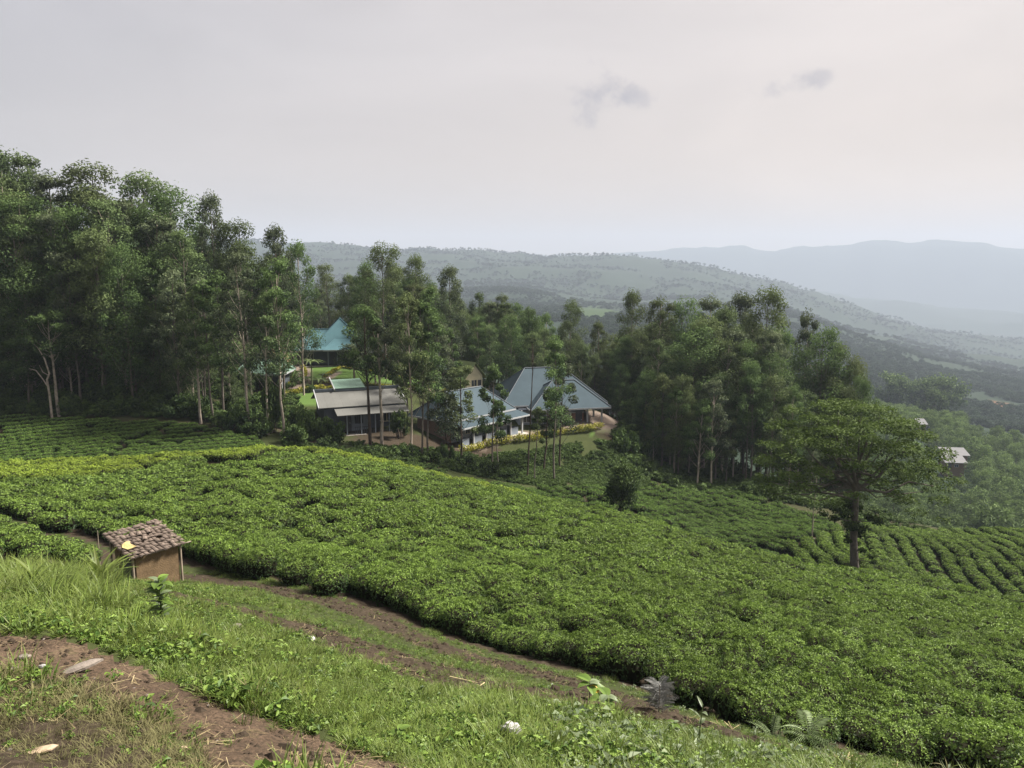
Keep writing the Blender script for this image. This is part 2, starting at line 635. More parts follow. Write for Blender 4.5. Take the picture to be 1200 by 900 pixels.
def simple(name, c, rough=.7, var=.25, scale=3.0, spec=.3, bump=0.0, bscale=20., metal=0.0):
    def b(N, L, out):
        p = N('ShaderNodeBsdfPrincipled')
        p.inputs['Roughness'].default_value = rough
        p.inputs['Specular IOR Level'].default_value = spec
        p.inputs['Metallic'].default_value = metal
        n = noise(N, L, scale, 5)
        col = ramp(N, L, n, [(.3, tuple(x * (1 - var) for x in c)), (.7, tuple(min(1, x * (1 + var)) for x in c))])
        oi = N('ShaderNodeObjectInfo')
        s = math_node(N, L, 'MULTIPLY_ADD', oi.outputs['Random'], var * .8, 1 - var * .4)
        vm = N('ShaderNodeVectorMath', operation='SCALE')
        L(col, vm.inputs[0]); L(s, vm.inputs['Scale'])
        L(vm.outputs[0], p.inputs['Base Color'])
        if bump:
            bp = N('ShaderNodeBump')
            bp.inputs['Strength'].default_value = bump
            bp.inputs['Distance'].default_value = .02
            L(noise(N, L, bscale, 6), bp.inputs['Height'])
            L(bp.outputs[0], p.inputs['Normal'])
        L(p.outputs[0], out.inputs[0])
    return mat(name, b)


def leafmat(name, old, young, rough=.45, spec=.35, trans=.3, rnd=.5, hue=None, patch=0.0, pscale=.13):
    """tint 0 = old dark leaf, 1 = young bright leaf; clumps and pads also put shading into it; each plant differs a little"""
    def b(N, L, out):
        oi = N('ShaderNodeObjectInfo')
        t = attr(N, 'tint')
        col = mixcol(N, L, t, old, young)
        s = math_node(N, L, 'MULTIPLY_ADD', oi.outputs['Random'], rnd, 1 - rnd / 2)
        if patch:
            gpos = N('ShaderNodeNewGeometry').outputs['Position']
            n = noise(N, L, pscale, 4, vec=gpos)
            s = math_node(N, L, 'MULTIPLY', s, math_node(N, L, 'MULTIPLY_ADD', n, patch * 2, 1 - patch))
        vm = N('ShaderNodeVectorMath', operation='SCALE')
        L(col, vm.inputs[0]); L(s, vm.inputs['Scale'])
        c = vm.outputs[0]
        if hue:
            w = N('ShaderNodeTexWhiteNoise', noise_dimensions='1D')
            L(oi.outputs['Random'], w.inputs['W'])
            c = mixcol(N, L, math_node(N, L, 'MULTIPLY', w.outputs['Value'], hue[1]), c, hue[0])
        p = N('ShaderNodeBsdfPrincipled')
        p.inputs['Roughness'].default_value = rough
        p.inputs['Specular IOR Level'].default_value = spec
        L(c, p.inputs['Base Color'])
        tr = N('ShaderNodeBsdfTranslucent')
        L(c, tr.inputs[0])
        mx = N('ShaderNodeMixShader')
        mx.inputs[0].default_value = trans
        L(p.outputs[0], mx.inputs[1]); L(tr.outputs[0], mx.inputs[2])
        L(mx.outputs[0], out.inputs[0])
    return mat(name, b)


def ground_mat(N, L, out):
    pos = N('ShaderNodeNewGeometry').outputs['Position']
    soil = mixcol(N, L, noise(N, L, 1.1, 6, .65, pos), (.018, .014, .009), (.052, .039, .026))
    soil = mixcol(N, L, ramp(N, L, noise(N, L, 14, 5, .6, pos), [(.45, (0, 0, 0)), (.7, (1, 1, 1))]), soil, (.075, .057, .040))
    grass = mixcol(N, L, noise(N, L, .8, 6, .6, pos), (.024, .032, .012), (.055, .065, .022))
    lawn = mixcol(N, L, noise(N, L, .35, 5, .6, pos), (.055, .105, .025), (.10, .155, .04))
    # far land: woods, cleared plots, bare earth
    n1 = noise(N, L, .004, 6, .62, pos, dist=.4)
    n2 = noise(N, L, .03, 5, .7, pos)
    far = ramp(N, L, n1, [(.36, (.013, .024, .014)), (.5, (.017, .030, .017)), (.64, (.022, .036, .020)), (.76, (.030, .042, .024))])
    far = mixcol(N, L, math_node(N, L, 'MULTIPLY', n2, .5), far, (.02, .035, .018))
    c = mixcol(N, L, attr(N, 'far'), grass, far)
    c = mixcol(N, L, attr(N, 'lawn'), c, lawn)
    nb = noise(N, L, 2.3, 6, .7, pos)
    sm = math_node(N, L, 'ADD', attr(N, 'soil'), math_node(N, L, 'MULTIPLY_ADD', nb, 1.0, -.5))
    sm = math_node(N, L, 'MULTIPLY_ADD', sm, 3.0, -1.0, clamp=True)
    sm = math_node(N, L, 'MULTIPLY', sm, math_node(N, L, 'GREATER_THAN', attr(N, 'soil'), .02))
    c = mixcol(N, L, sm, c, soil)
    c = mixcol(N, L, attr(N, 'paved'), c, (.17, .135, .11))
    c = mixcol(N, L, attr(N, 'red'), c, (.20, .10, .055))
    p = N('ShaderNodeBsdfPrincipled')
    p.inputs['Roughness'].default_value = .95
    p.inputs['Specular IOR Level'].default_value = .1
    L(c, p.inputs['Base Color'])
    bp = N('ShaderNodeBump')
    bp.inputs['Strength'].default_value = .7
    bp.inputs['Distance'].default_value = .05
    L(noise(N, L, 9, 8, .7, pos), bp.inputs['Height'])
    L(bp.outputs[0], p.inputs['Normal'])
    L(p.outputs[0], out.inputs[0])


M_GROUND = mat('ground', ground_mat)


def path_mat(N, L, out):
    pos = N('ShaderNodeNewGeometry').outputs['Position']
    a = noise(N, L, 1.3, 6, .65, pos)
    c = ramp(N, L, a, [(.3, (.066, .045, .031)), (.55, (.135, .093, .063)), (.75, (.19, .137, .096))])
    f = noise(N, L, 30, 6, .7, pos)
    c = mixcol(N, L, ramp(N, L, f, [(.42, (1, 1, 1)), (.55, (0, 0, 0))]), c, (.062, .045, .031))
    g = noise(N, L, 2.6, 5, .7, pos)
    c = mixcol(N, L, ramp(N, L, g, [(.6, (0, 0, 0)), (.72, (.55, .55, .55))]), c, (.115, .10, .045))
    p = N('ShaderNodeBsdfPrincipled')
    p.inputs['Roughness'].default_value = .95
    p.inputs['Specular IOR Level'].default_value = .1
    L(c, p.inputs['Base Color'])
    bp = N('ShaderNodeBump')
    bp.inputs['Strength'].default_value = .9
    bp.inputs['Distance'].default_value = .03
    h = math_node(N, L, 'ADD', noise(N, L, 38, 8, .7, pos), math_node(N, L, 'MULTIPLY', noise(N, L, 9, 5, .6, pos), 1.5))
    L(h, bp.inputs['Height'])
    L(bp.outputs[0], p.inputs['Normal'])
    L(p.outputs[0], out.inputs[0])


M_PATH = mat('path_soil', path_mat)
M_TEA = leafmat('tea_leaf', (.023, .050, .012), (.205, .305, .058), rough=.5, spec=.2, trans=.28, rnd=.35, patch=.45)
M_TEABRIGHT = leafmat('tea_leaf_bright', (.05, .09, .016), (.33, .43, .06), rough=.5, spec=.2, trans=.3, rnd=.3, patch=.25)  # brighter, yellower leaf for the crest strip
M_TEADARK = leafmat('tea_leaf_dark', (.032, .070, .016), (.155, .25, .05), rough=.5, spec=.15, trans=.25, rnd=.2, patch=.3)  # darker leaf colour carries the shading difference beyond the crest
M_TEAIN = simple('tea_twigs', (.016, .016, .009), .95, .3, 9, .05)
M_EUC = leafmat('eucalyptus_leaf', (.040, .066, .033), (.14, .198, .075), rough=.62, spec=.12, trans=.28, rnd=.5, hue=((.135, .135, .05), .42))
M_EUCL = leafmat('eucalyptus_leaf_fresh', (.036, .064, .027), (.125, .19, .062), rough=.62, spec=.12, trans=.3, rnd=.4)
M_EUCG = leafmat('eucalyptus_leaf_grey', (.042, .060, .038), (.14, .172, .088), rough=.62, spec=.12, trans=.28, rnd=.4)
M_EUCD = leafmat('woodland_leaf', (.036, .062, .026), (.15, .215, .072), rough=.65, spec=.1, trans=.25, rnd=.5)
M_FARLEAF = leafmat('distant_leaf', (.028, .046, .026), (.042, .066, .034), rough=.8, spec=.1, trans=.2, rnd=.6)
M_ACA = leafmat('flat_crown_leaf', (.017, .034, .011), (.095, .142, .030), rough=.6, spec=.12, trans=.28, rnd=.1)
M_SHRUB = leafmat('shrub_leaf', (.026, .05, .018), (.10, .15, .04), rough=.6, spec=.15, trans=.25, rnd=.5)
M_HEDGE = leafmat('hedge_leaf', (.10, .12, .016), (.36, .34, .03), rough=.5, spec=.3, trans=.25, rnd=.1)
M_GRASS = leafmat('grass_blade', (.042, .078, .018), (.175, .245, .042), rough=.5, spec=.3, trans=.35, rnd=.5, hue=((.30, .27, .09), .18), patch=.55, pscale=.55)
M_DRYG = leafmat('dry_grass_blade', (.085, .085, .035), (.22, .20, .09), rough=.7, spec=.2, trans=.2, rnd=.4)
M_WEED = leafmat('weed_leaf', (.05, .10, .02), (.19, .28, .05), rough=.5, spec=.25, trans=.3, rnd=.5)
M_PALE = leafmat('pale_weed_leaf', (.10, .14, .07), (.24, .29, .16), rough=.5, spec=.4, trans=.3, rnd=.3)
M_FERN = leafmat('fern_frond', (.10, .15, .06), (.26, .33, .16), rough=.55, spec=.2, trans=.3, rnd=.2)
M_SILVER = leafmat('silvery_frond', (.10, .10, .09), (.27, .27, .26), rough=.5, spec=.4, trans=.2, rnd=.2)
M_YELLOW = leafmat('yellow_leaf', (.45, .28, .02), (.60, .42, .04), rough=.5, spec=.3, trans=.3, rnd=.1)
M_PALM = leafmat('palm_leaf', (.06, .10, .035), (.17, .22, .08), rough=.45, spec=.4, trans=.3, rnd=.3)
M_BARK = simple('pale_bark', (.27, .23, .19), .85, .4, 2.5, .2)
M_BARKD = simple('dark_bark', (.06, .045, .035), .9, .4, 3, .2)
M_BARKG = simple('grey_bark', (.11, .095, .08), .9, .35, 3, .2)
M_STEM = simple('green_stem', (.10, .13, .05), .7, .3, 5)

# ------------------------------------------------------------------ ground sheet
A_IN = np.radians(np.arange(-44, 44.01, .3))
A_OUT = np.radians(np.concatenate([np.arange(47, 313, 6.0)]))
ANG = np.concatenate([A_IN, A_OUT])
RAD = np.concatenate([[.35], np.exp(np.linspace(math.log(.8), math.log(150), 320)), np.exp(np.linspace(math.log(154), math.log(9000), 110))])
PATH_POLY = [(-400, 700), (0, 737), (60, 742), (100, 752), (150, 772), (195, 797), (260, 820), (330, 846), (400, 868), (470, 892), (540, 935), (250, 935),
             (235, 885), (185, 850), (130, 818), (70, 797), (0, 792), (-400, 760)]
SOIL_LINES = [([(206, 676), (225, 676), (330, 692), (430, 720), (480, 745), (600, 783), (700, 808), (790, 838), (900, 872), (1000, 893), (1100, 915)], .55, .95),
              ([(235, 706), (330, 730), (430, 765), (540, 800), (660, 820), (740, 828)], 1.0, 2.5),
              ([(-40, 606), (60, 630), (140, 655)], .4, .9), ([(895, 648), (935, 637), (990, 626)], .5, 1.0)]
TERR_SOIL = [([(440, 517), (500, 520), (560, 530)], 5.0, .75), ([(395, 505), (480, 514)], 3.0, .8), ([(480, 540), (560, 552), (640, 562), (690, 570)], 2.0, .6),
             ([(720, 505), (760, 525), (780, 545)], 5.0, .7), ([(345, 500), (360, 515)], 4.0, .8)]
DRIVE = [([(346, 456), (352, 445), (352, 433), (344, 421), (336, 414)], 1.6), ([(338, 459), (380, 452), (430, 457), (480, 457), (520, 460)], .9),
         ([(380, 447), (395, 436)], .8), ([(548, 525), (585, 515), (618, 508), (660, 503), (712, 496)], 1.3), ([(700, 488), (722, 494), (712, 497)], 2.2)]


def world_line(pts, lift=0):
    return [tuple(hit(a, b)[:2]) for a, b in pts]


def pale_plot(x, y):
    """the cleared pale field on the far side of the valley"""
    r_ = np.hypot(x, y)
    return ((px_of(x, y) - 692) / 30) ** 2 + ((r_ - 1120) / 260) ** 2 < 1 + 1.1 * fbm(x / 60, y / 60, 6, 3)


def build_ground():
    a, r = np.meshgrid(ANG, RAD, indexing='ij')
    x, y = (r * np.sin(a)).ravel(), (r * np.cos(a)).ravel()
    z = ground_z(x, y)
    px, py = project(x, y, z)
    rr = r.ravel()
    soil = np.zeros(len(x)); lawn = np.zeros(len(x)); paved = np.zeros(len(x)); red = np.zeros(len(x))
    near = (rr < 140) & (y > 0)
    xn, yn = x[near], y[near]
    s = np.zeros(len(xn))
    for pts, wdt, k in SOIL_LINES:
        w = world_line(pts)
        s = np.maximum(s, k * (1 - sstep(wdt * .5, wdt * 1.6, segdist(xn, yn, w))))
    for pts, wdt, k in TERR_SOIL:
        w = world_line(pts)
        s = np.maximum(s, k * (1 - sstep(wdt * .3, wdt, segdist(xn, yn, w))))
    for poly in TEA_POLYS:
        s = np.where(inpoly(xn, yn, poly), 1.0, s)
    # forest floor litter
    pxn = px_of(xn, yn)
    s = np.maximum(s, .45 * sstep(76, 82, np.hypot(xn, yn)) * ((pxn < 345) | (pxn > 745) | (yn > 112)))
    s = np.where((np.hypot(xn, yn) < 9) & inpoly(*project(xn, yn, z[near]), [(-400, 760), (0, 790), (130, 818), (185, 850), (250, 930), (-400, 930)]), .75, s)
    lw = np.zeros(len(xn))
    for pts in ([(352, 446), (352, 432), (372, 428), (420, 431), (485, 443), (520, 452), (520, 458), (430, 449), (385, 446)],
                [(330, 474), (340, 462), (400, 459), (440, 462), (470, 466), (470, 474), (400, 474)],
                [(690, 508), (705, 499), (722, 497), (738, 490), (742, 500), (725, 508)]):
        w = [tuple(hit(p, q)[:2]) for p, q in pts]
        lw = np.maximum(lw, inpoly(xn, yn, w).astype(float))
    pv = np.zeros(len(xn))
    for pts, wdt in DRIVE:
        pv = np.maximum(pv, 1 - sstep(wdt * .8, wdt * 1.1, segdist(xn, yn, world_line(pts))))
    soil[near], lawn[near], paved[near] = s * (1 - lw), lw, pv
    # red earth cuttings across the valley
    fr = (rr > 330) & (rr < 900) & (y > 0)
    rd = np.zeros(fr.sum())
    for pts, wdt in (([(1105, 472), (1140, 476), (1200, 481), (1260, 486)], 7), ([(1170, 473), (1178, 478)], 12), ([(1165, 439), (1190, 434), (1240, 428)], 4)):
        rd = np.maximum(rd, .8 * (1 - sstep(wdt * .5, wdt, segdist(x[fr], y[fr], world_line(pts)) + 5 * fbm(x[fr] / 12, y[fr] / 12, 4, 3))))
    red[fr] = rd
    fl = pale_plot(x, y) & (y > 0)
    lawn[fl] = .3
    far = sstep(120, 190, rr)
    ispath = inpoly(px, py + 5 * fbm(x * 1.7, y * 1.7, 8, 3), PATH_POLY) & (rr < 9.5)
    # small relief
    bump = .05 * fbm(x * 1.3, y * 1.3, 3, 4) * (1 - sstep(20, 60, rr)) + soil * (1 - sstep(24, 40, rr)) * .09 * fbm(x * 3.1, y * 3.1, 9, 3)
    z = z + bump - np.where(ispath, .03, 0) + np.where(ispath, .05 * fbm(x * 4, y * 4, 12, 3), 0)
    na, nr = len(ANG), len(RAD)
    i, j = np.meshgrid(np.arange(na), np.arange(nr - 1), indexing='ij')
    i2 = (i + 1) % na
    F = np.stack([i * nr + j, i * nr + j + 1, i2 * nr + j + 1, i2 * nr + j], -1).reshape(-1, 4)
    V = np.stack([x, y, z], 1)
    pf = ispath[F].sum(1) >= 3
    fan = np.stack([np.zeros(na, int)], 1)
    for nm, sel, mt in (('ground', ~pf, M_GROUND), ('dirt_path', pf, M_PATH)):
        Fs = F[sel]
        used = np.unique(Fs)
        remap = np.full(len(V), -1); remap[used] = np.arange(len(used))
        mb = MB().add(V[used], remap[Fs])
        if nm == 'ground':
            # close the middle under the viewer
            mb.add(V[np.arange(na) * nr], np.arange(na)[::-1])
        o = mb.obj(nm, mt, smooth=True)
        o['kind'] = 'structure'
        if nm == 'ground':
            idx = np.concatenate([used, np.arange(na) * nr])
            for k, dat in (('soil', soil), ('lawn', lawn), ('paved', paved), ('red', red), ('far', far)):
                at_ = o.data.attributes.new(k, 'FLOAT', 'POINT')
                at_.data.foreach_set('value', dat[idx].astype(np.float32))
    return


# tea field outlines on the ground
FRONT = [(-70, 586), (0, 604), (60, 620), (120, 639), (215, 662), (330, 681), (430, 713), (480, 731), (560, 760), (640, 781), (720, 800), (790, 822), (850, 847), (930, 869), (1010, 886), (1090, 900), (1160, 925), (1300, 960)]
# the photographed edge is the foot of the outermost bushes
F1 = [tuple(hit(a, b)[:2]) for a, b in FRONT] + [tuple(at(p, Y)[:2]) for p, Y in ((1420, 40), (1330, 53), (1200, 53), (1100, 53), (1000, 53), (870, 54), (750, 58), (620, 63), (500, 66), (330, 68), (230, 63), (100, 59), (0, 56), (-90, 53))]
F1B = [tuple(hit(a, b)[:2]) for a, b in ((-70, 606), (0, 621), (60, 637), (122, 655), (124, 668), (60, 662), (0, 658), (-70, 656))]
F2 = [tuple(at(p, Y)[:2]) for p, Y in ((-90, 56), (0, 59), (150, 63), (280, 68), (318, 71), (285, 73), (230, 75.5), (100, 77.5), (0, 78.5), (-90, 78.5))]
F3 = [tuple(at(p, Y)[:2]) for p, Y in ((530, 67), (620, 66), (720, 64), (800, 62), (890, 62), (925, 68), (985, 74.5), (960, 82), (900, 88), (840, 91), (760, 86), (738, 78), (700, 77), (620, 73), (545, 70))]
F4 = [tuple(at(p, Y)[:2]) for p, Y in ((905, 58), (960, 54), (1050, 54), (1150, 55), (1400, 55), (1420, 80), (1200, 82), (1100, 81), (1010, 79), (985, 73), (925, 66.5))]
TEA_POLYS = [F1, F1B, F2, F3, F4]

build_ground()

# ------------------------------------------------------------------ haze
def haze_mat(N, L, out):
    v = N('ShaderNodeVolumePrincipled')
    v.inputs['Color'].default_value = (.53, .60, .73, 1)
    v.inputs['Density'].default_value = .00021
    v.inputs['Anisotropy'].default_value = .05
    L(v.outputs[0], out.inputs['Volume'])


HZ = MB().box(-9300, 9300, -9300, 9300, -480, 400).obj('haze', mat('haze', haze_mat))
HZ['kind'] = 'stuff'


# ------------------------------------------------------------------ tea


def tea_bush(seed, n, ls, R=.60, H=.74, leaf=None):
    rng = np.random.default_rng(seed)
    mb = MB()
    # inner twiggy body
    ns, nrg = 12, 5
    prof = [(0.30, .02), (.86, .25), (.96, .48), (.86, .62), (.45, .68)]
    V = []
    for (q, h) in prof:
        for k in range(ns):
            a = 2 * math.pi * k / ns
            w = 1 + .12 * math.sin(3 * a + seed) + rng.uniform(-.08, .08)
            V.append((R * q * w * math.cos(a) * .88, R * q * w * math.sin(a) * .88, H * h * .93 / .68 * .9))
    F = [(i * ns + k, i * ns + (k + 1) % ns, (i + 1) * ns + (k + 1) % ns, (i + 1) * ns + k) for i in range(nrg - 1) for k in range(ns)]
    mb.add(V, F, 1)
    mb.add(V[-ns:], np.arange(ns), 1)
    # plucked top table, uneven, of young shoots
    k = int(n * .68)
    rr = R * np.sqrt(rng.random(k)) * 1.02
    a = rng.random(k) * 2 * math.pi
    x, y = rr * np.cos(a), rr * np.sin(a)
    lump = .055 * np.sin(x * 9 + seed) * np.cos(y * 8 + seed * 2) + .04 * np.sin(x * 17 + y * 11 + seed)
    z = H * (1.0 - .24 * (rr / R) ** 4) + lump * .8 + rng.normal(0, .022, k)
    nrm = np.stack([x / R * .5, y / R * .5, np.full(k, .75)], 1) + rng.normal(0, .42, (k, 3))
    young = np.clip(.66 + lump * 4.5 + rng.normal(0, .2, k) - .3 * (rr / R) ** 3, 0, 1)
    mb.leaves(np.stack([x, y, z], 1), nrm, ls * rng.uniform(.7, 1.25, k), ls * .46 * rng.uniform(.8, 1.2, k), 0, young, .25, rng)
    # older leaves down the sides
    k = n - k
    a = rng.random(k) * 2 * math.pi
    h = rng.random(k) ** .8
    rr = R * (.80 + .22 * np.sin(h * 2.2)) * rng.uniform(.9, 1.06, k)
    C = np.stack([rr * np.cos(a), rr * np.sin(a), H * (.12 + .80 * h)], 1)
    nrm = np.stack([np.cos(a), np.sin(a), np.full(k, .55)], 1) + rng.normal(0, .4, (k, 3))
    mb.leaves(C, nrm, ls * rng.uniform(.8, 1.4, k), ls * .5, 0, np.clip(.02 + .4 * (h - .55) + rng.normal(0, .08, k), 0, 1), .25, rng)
    return mb.mesh('tea_bush', [leaf or M_TEA, M_TEAIN])


TEA_NEAR = [tea_bush(10 + i, 1500, .068) for i in range(5)]
TEA_MID = [tea_bush(20 + i, 520, .115) for i in range(4)]
TEA_FAR = [tea_bush(30 + i, 340, .14) for i in range(4)]
TEA_BRIGHT = [tea_bush(40 + i, 420, .12, leaf=M_TEABRIGHT) for i in range(4)]     # crest plot in a brighter leaf
TEA_DARK = [tea_bush(50 + i, 420, .12, R=.66, leaf=M_TEADARK) for i in range(4)]        # close-clipped plot by the wood: shading past the crest put into a darker leaf
# footways and seams between plots, where no bush stands
GAPS = [([(-60, 574), (30, 574), (90, 571), (150, 564), (200, 551), (232, 543), (262, 553), (300, 545), (335, 534), (380, 541), (410, 547)], .55),
        ([(800, 870), (930, 790), (1010, 735)], .0)]
GAPW = [(world_line(p), w) for p, w in GAPS if w > 0]
GAP2 = [([tuple(at(p, Y)[:2]) for p, Y in ((100, 66), (135, 68), (150, 71), (178, 73), (200, 75))], .02), ([tuple(at(p, Y)[:2]) for p, Y in ((0, 60), (90, 64), (135, 68))], .02)]


def tea_points(poly, ang, row, along, jit, seed, gaps=(), clip=(-75, 1275), size=1.0, seams=0.0):
    rng = np.random.default_rng(seed)
    P_ = np.array(poly)
    c, s = math.cos(ang), math.sin(ang)
    U = P_ @ np.array([[c, -s], [s, c]])
    u0, v0 = U.min(0); u1, v1 = U.max(0)
    uu, vv = np.meshgrid(np.arange(u0, u1, along), np.arange(v0, v1, row), indexing='ij')
    uu, vv = uu.ravel(), vv.ravel()
    wob = .9 * fbm(uu / 9, vv / 9, seed, 2)
    uu = uu + rng.normal(0, jit, len(uu)) + (np.round(vv / row) % 2) * along * .5
    vv = vv + wob + rng.normal(0, jit * .8, len(vv))
    x = uu * c - vv * s
    y = uu * s + vv * c
    k = inpoly(x, y, poly)
    x, y = x[k], y[k]
    z = ground_z(x, y)
    px, py = project(x, y, z)
    k = (px > clip[0]) & (px < clip[1]) & (py < 990)
    for w, d in gaps:
        k &= segdist(x, y, w) > d + .35
    k &= rng.random(len(x)) > .012 + .10 * sstep(.12, .45, fbm(x / 2.4, y / 4.5, seed + 40, 3))
    return x[k], y[k], z[k]


def lay_tea(pts, seed, size=1.0, hvar=.15):
    x, y, z = pts
    rng = np.random.default_rng(seed)
    n = len(x)
    big = fbm(x / 6.0, y / 6.0, seed + 3, 3)
    s = size * (.95 + .22 * big + rng.normal(0, .06, n))
    hz = size * (1.0 + .34 * big + rng.normal(0, hvar, n))
    rot = np.stack([rng.normal(0, .05, n), rng.normal(0, .05, n), rng.random(n) * 6.28], 1)
    return np.stack([x, y, z - .05], 1), rot, np.stack([s, s, np.clip(hz, .72, 1.35) * np.minimum(1, size)], 1)


DIR1 = math.atan2(-13, 15)
f1 = tea_points(F1, DIR1, 1.27, .82, .11, 1, GAPW)
f1b = tea_points(F1B, DIR1, 1.1, .8, .12, 2)
f2 = tea_points(F2, .25, 1.0, .8, .08, 3, GAP2)
f3 = tea_points(F3, 2.2, 1.62, .80, .07, 4)
f4 = tea_points(F4, 1.30, 1.42, .82, .08, 5)
LT = [lay_tea(f1, 1), lay_tea(f1b, 2, .85), lay_tea(f2, 3, .86, .03), lay_tea(f3, 4, .98), lay_tea(f4, 5, 1.06, .08)]
# the bushes that show largest stand alone; the rest of each plot is one mass
p0 = LT[0][0]
dist = np.hypot(p0[:, 0], p0[:, 1])
ppx, ppy = project(p0[:, 0], p0[:, 1], p0[:, 2] + .6)
inview = (ppx > 0) & (ppx < 1200) & (ppy < 900)
order = np.argsort(np.where(inview, dist, 1e9))[:300]
solo = np.zeros(len(p0), bool); solo[order] = True
edge_d = segdist(p0[:, 0], p0[:, 1], F1[:len(FRONT)])
for i in order:
    o = link('tea_bush', TEA_NEAR[i % 5])
    o.location = p0[i]; o.rotation_euler = LT[0][1][i]; o.scale = LT[0][2][i]
    if edge_d[i] < 1.0:
        tag(o, 'clipped green tea bush along the lower edge of the plantation above the bare strip', 'tea bush', 'tea bushes along the lower edge of the field')
    else:
        tag(o, 'clipped green tea bush inside the near slope of the plantation', 'tea bush', 'tea bushes on the near slope of the field')
rest = ~solo
# the strip beyond the seam on the crest is a plot of its own, in brighter leaf
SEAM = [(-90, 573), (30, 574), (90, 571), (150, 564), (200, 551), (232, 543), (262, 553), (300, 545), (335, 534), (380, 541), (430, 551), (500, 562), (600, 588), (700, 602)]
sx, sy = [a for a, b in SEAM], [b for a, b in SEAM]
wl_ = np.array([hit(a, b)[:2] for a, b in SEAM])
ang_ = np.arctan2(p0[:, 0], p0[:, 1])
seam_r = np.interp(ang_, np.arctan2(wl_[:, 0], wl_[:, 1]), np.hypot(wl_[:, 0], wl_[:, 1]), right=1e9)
bright_strip = (dist > seam_r) & rest
SRC = [proto('bush_source', m) for m in TEA_NEAR + TEA_MID + TEA_FAR + TEA_BRIGHT + TEA_DARK]
for nm, (p, r_, s_), sel, k0 in (('tea_field', LT[0], rest & ~bright_strip, None), ('tea_field', LT[0], bright_strip, 13), ('tea_patch', LT[1], None, None), ('tea_field', LT[2], None, 17), ('tea_field', LT[3], None, 17), ('tea_field', LT[4], None, None)):
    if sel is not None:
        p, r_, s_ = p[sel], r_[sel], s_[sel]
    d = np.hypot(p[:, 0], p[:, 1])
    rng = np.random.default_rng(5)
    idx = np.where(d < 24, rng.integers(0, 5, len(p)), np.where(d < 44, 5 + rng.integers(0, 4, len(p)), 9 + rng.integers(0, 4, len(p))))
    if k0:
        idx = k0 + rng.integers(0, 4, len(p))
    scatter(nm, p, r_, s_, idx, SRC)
print('tea', [len(a[0]) for a in LT])

# ------------------------------------------------------------------ trees


def clump(mb, c, r, n, ls, rng, m=0, base=.3, flat=.75, jitter=.55):
    d = rng.normal(size=(n, 3)); d /= np.linalg.norm(d, axis=1)[:, None]
    q = rng.random(n) ** .4
    pos = c + d * q[:, None] * np.array([r, r, r * flat])
    nrm = d * 1.0 + rng.normal(0, jitter, (n, 3)) + np.array([0, 0, .35])
    tint = np.clip(base + .38 * d[:, 2] + rng.normal(0, .16, n), 0, 1)  # clump shading put into the tint: upper side lighter, underside darker
    mb.leaves(pos, nrm, ls * rng.uniform(.7, 1.4, n), ls * .5 * rng.uniform(.7, 1.2, n), m, tint, .3, rng)


def eucalyptus(seed, h=20.0, cb=.45, R=2.6, n=30, per=190, ls=.30, rt=.17, lean=0.0, fork=False, shape=1.0, crown_base=.3, grow=1.25):
    """meshes of one slender tree: (trunk with limbs, crown)"""
    R, cb, n = R * grow, cb * .84, int(n * (.6 + .5 * grow))
    rng = np.random.default_rng(seed)
    t = MB(); c = MB()
    k = 9
    zz = np.linspace(-.6, h * .97, k)
    wob = np.cumsum(rng.normal(0, .09, (k, 2)), 0) * h / 20
    wob -= wob[0]
    ax = np.stack([wob[:, 0] + lean * (zz / h) * h, wob[:, 1], zz], 1)
    rad = rt * (1 - .88 * np.clip(zz / h, 0, 1)) + .015
    t.tube(ax, rad, 7)
    axis = lambda f: np.array([np.interp(f * h, zz, ax[:, i]) for i in range(3)])
    for i in range(n):
        f = cb + (1 - cb) * ((i + rng.random()) / n)
        g = (f - cb) / (1 - cb)
        prof = (math.sin(math.pi * min(1, .17 + .70 * g) ** .85) ** .7) * (1.06 - .42 * g) * shape + .10
        a = i * 2.4 + rng.normal(0, .5)
        rr = R * prof * math.sqrt(rng.uniform(.12, 1.0))
        b = axis(f)
        cc = b + np.array([math.cos(a) * rr, math.sin(a) * rr, rng.normal(0, .3)])
        cr = R * rng.uniform(.32, .54) * (1.05 - .35 * g)
        s = axis(max(.05, f - .08 - .10 * rr / R))
        mid = (s * .45 + cc * .55) - np.array([0, 0, .15 * rr])
        t.tube([s, mid, cc], [rt * .30 * (1 - .6 * g), rt * .18, .02], 3)
        clump(c, cc, cr, per, ls, rng, 0, crown_base - .12 + .42 * g + rng.normal(0, .13), .82)  # crown tint rises with height: lit top and shaded base put into colour
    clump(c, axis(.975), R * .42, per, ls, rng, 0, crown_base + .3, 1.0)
    return t, c


PROTO = []
for i, kw in enumerate([dict(cb=.30, R=3.0, n=36), dict(cb=.38, R=2.7, n=34), dict(cb=.25, R=3.3, n=40), dict(cb=.45, R=2.3, n=30), dict(cb=.34, R=2.5, n=32, crown_base=.2),
                        dict(cb=.22, R=3.4, n=42, crown_base=.25), dict(cb=.40, R=2.9, n=32, crown_base=.4), dict(cb=.28, R=2.2, n=32, crown_base=.35),
                        dict(cb=.36, R=2.6, n=24, crown_base=.4, rt=.2), dict(cb=.50, R=2.8, n=22, crown_base=.3, lean=.02), dict(cb=.20, R=2.7, n=40, crown_base=.3)]):
    t, c = eucalyptus(100 + i, **kw)
    PROTO.append((t.mesh('trunk', [(M_BARKG, M_BARK, M_BARKG)[i % 3]]), c.mesh('crown', [(M_EUC, M_EUCL, M_EUC, M_EUCG)[i % 4]])))


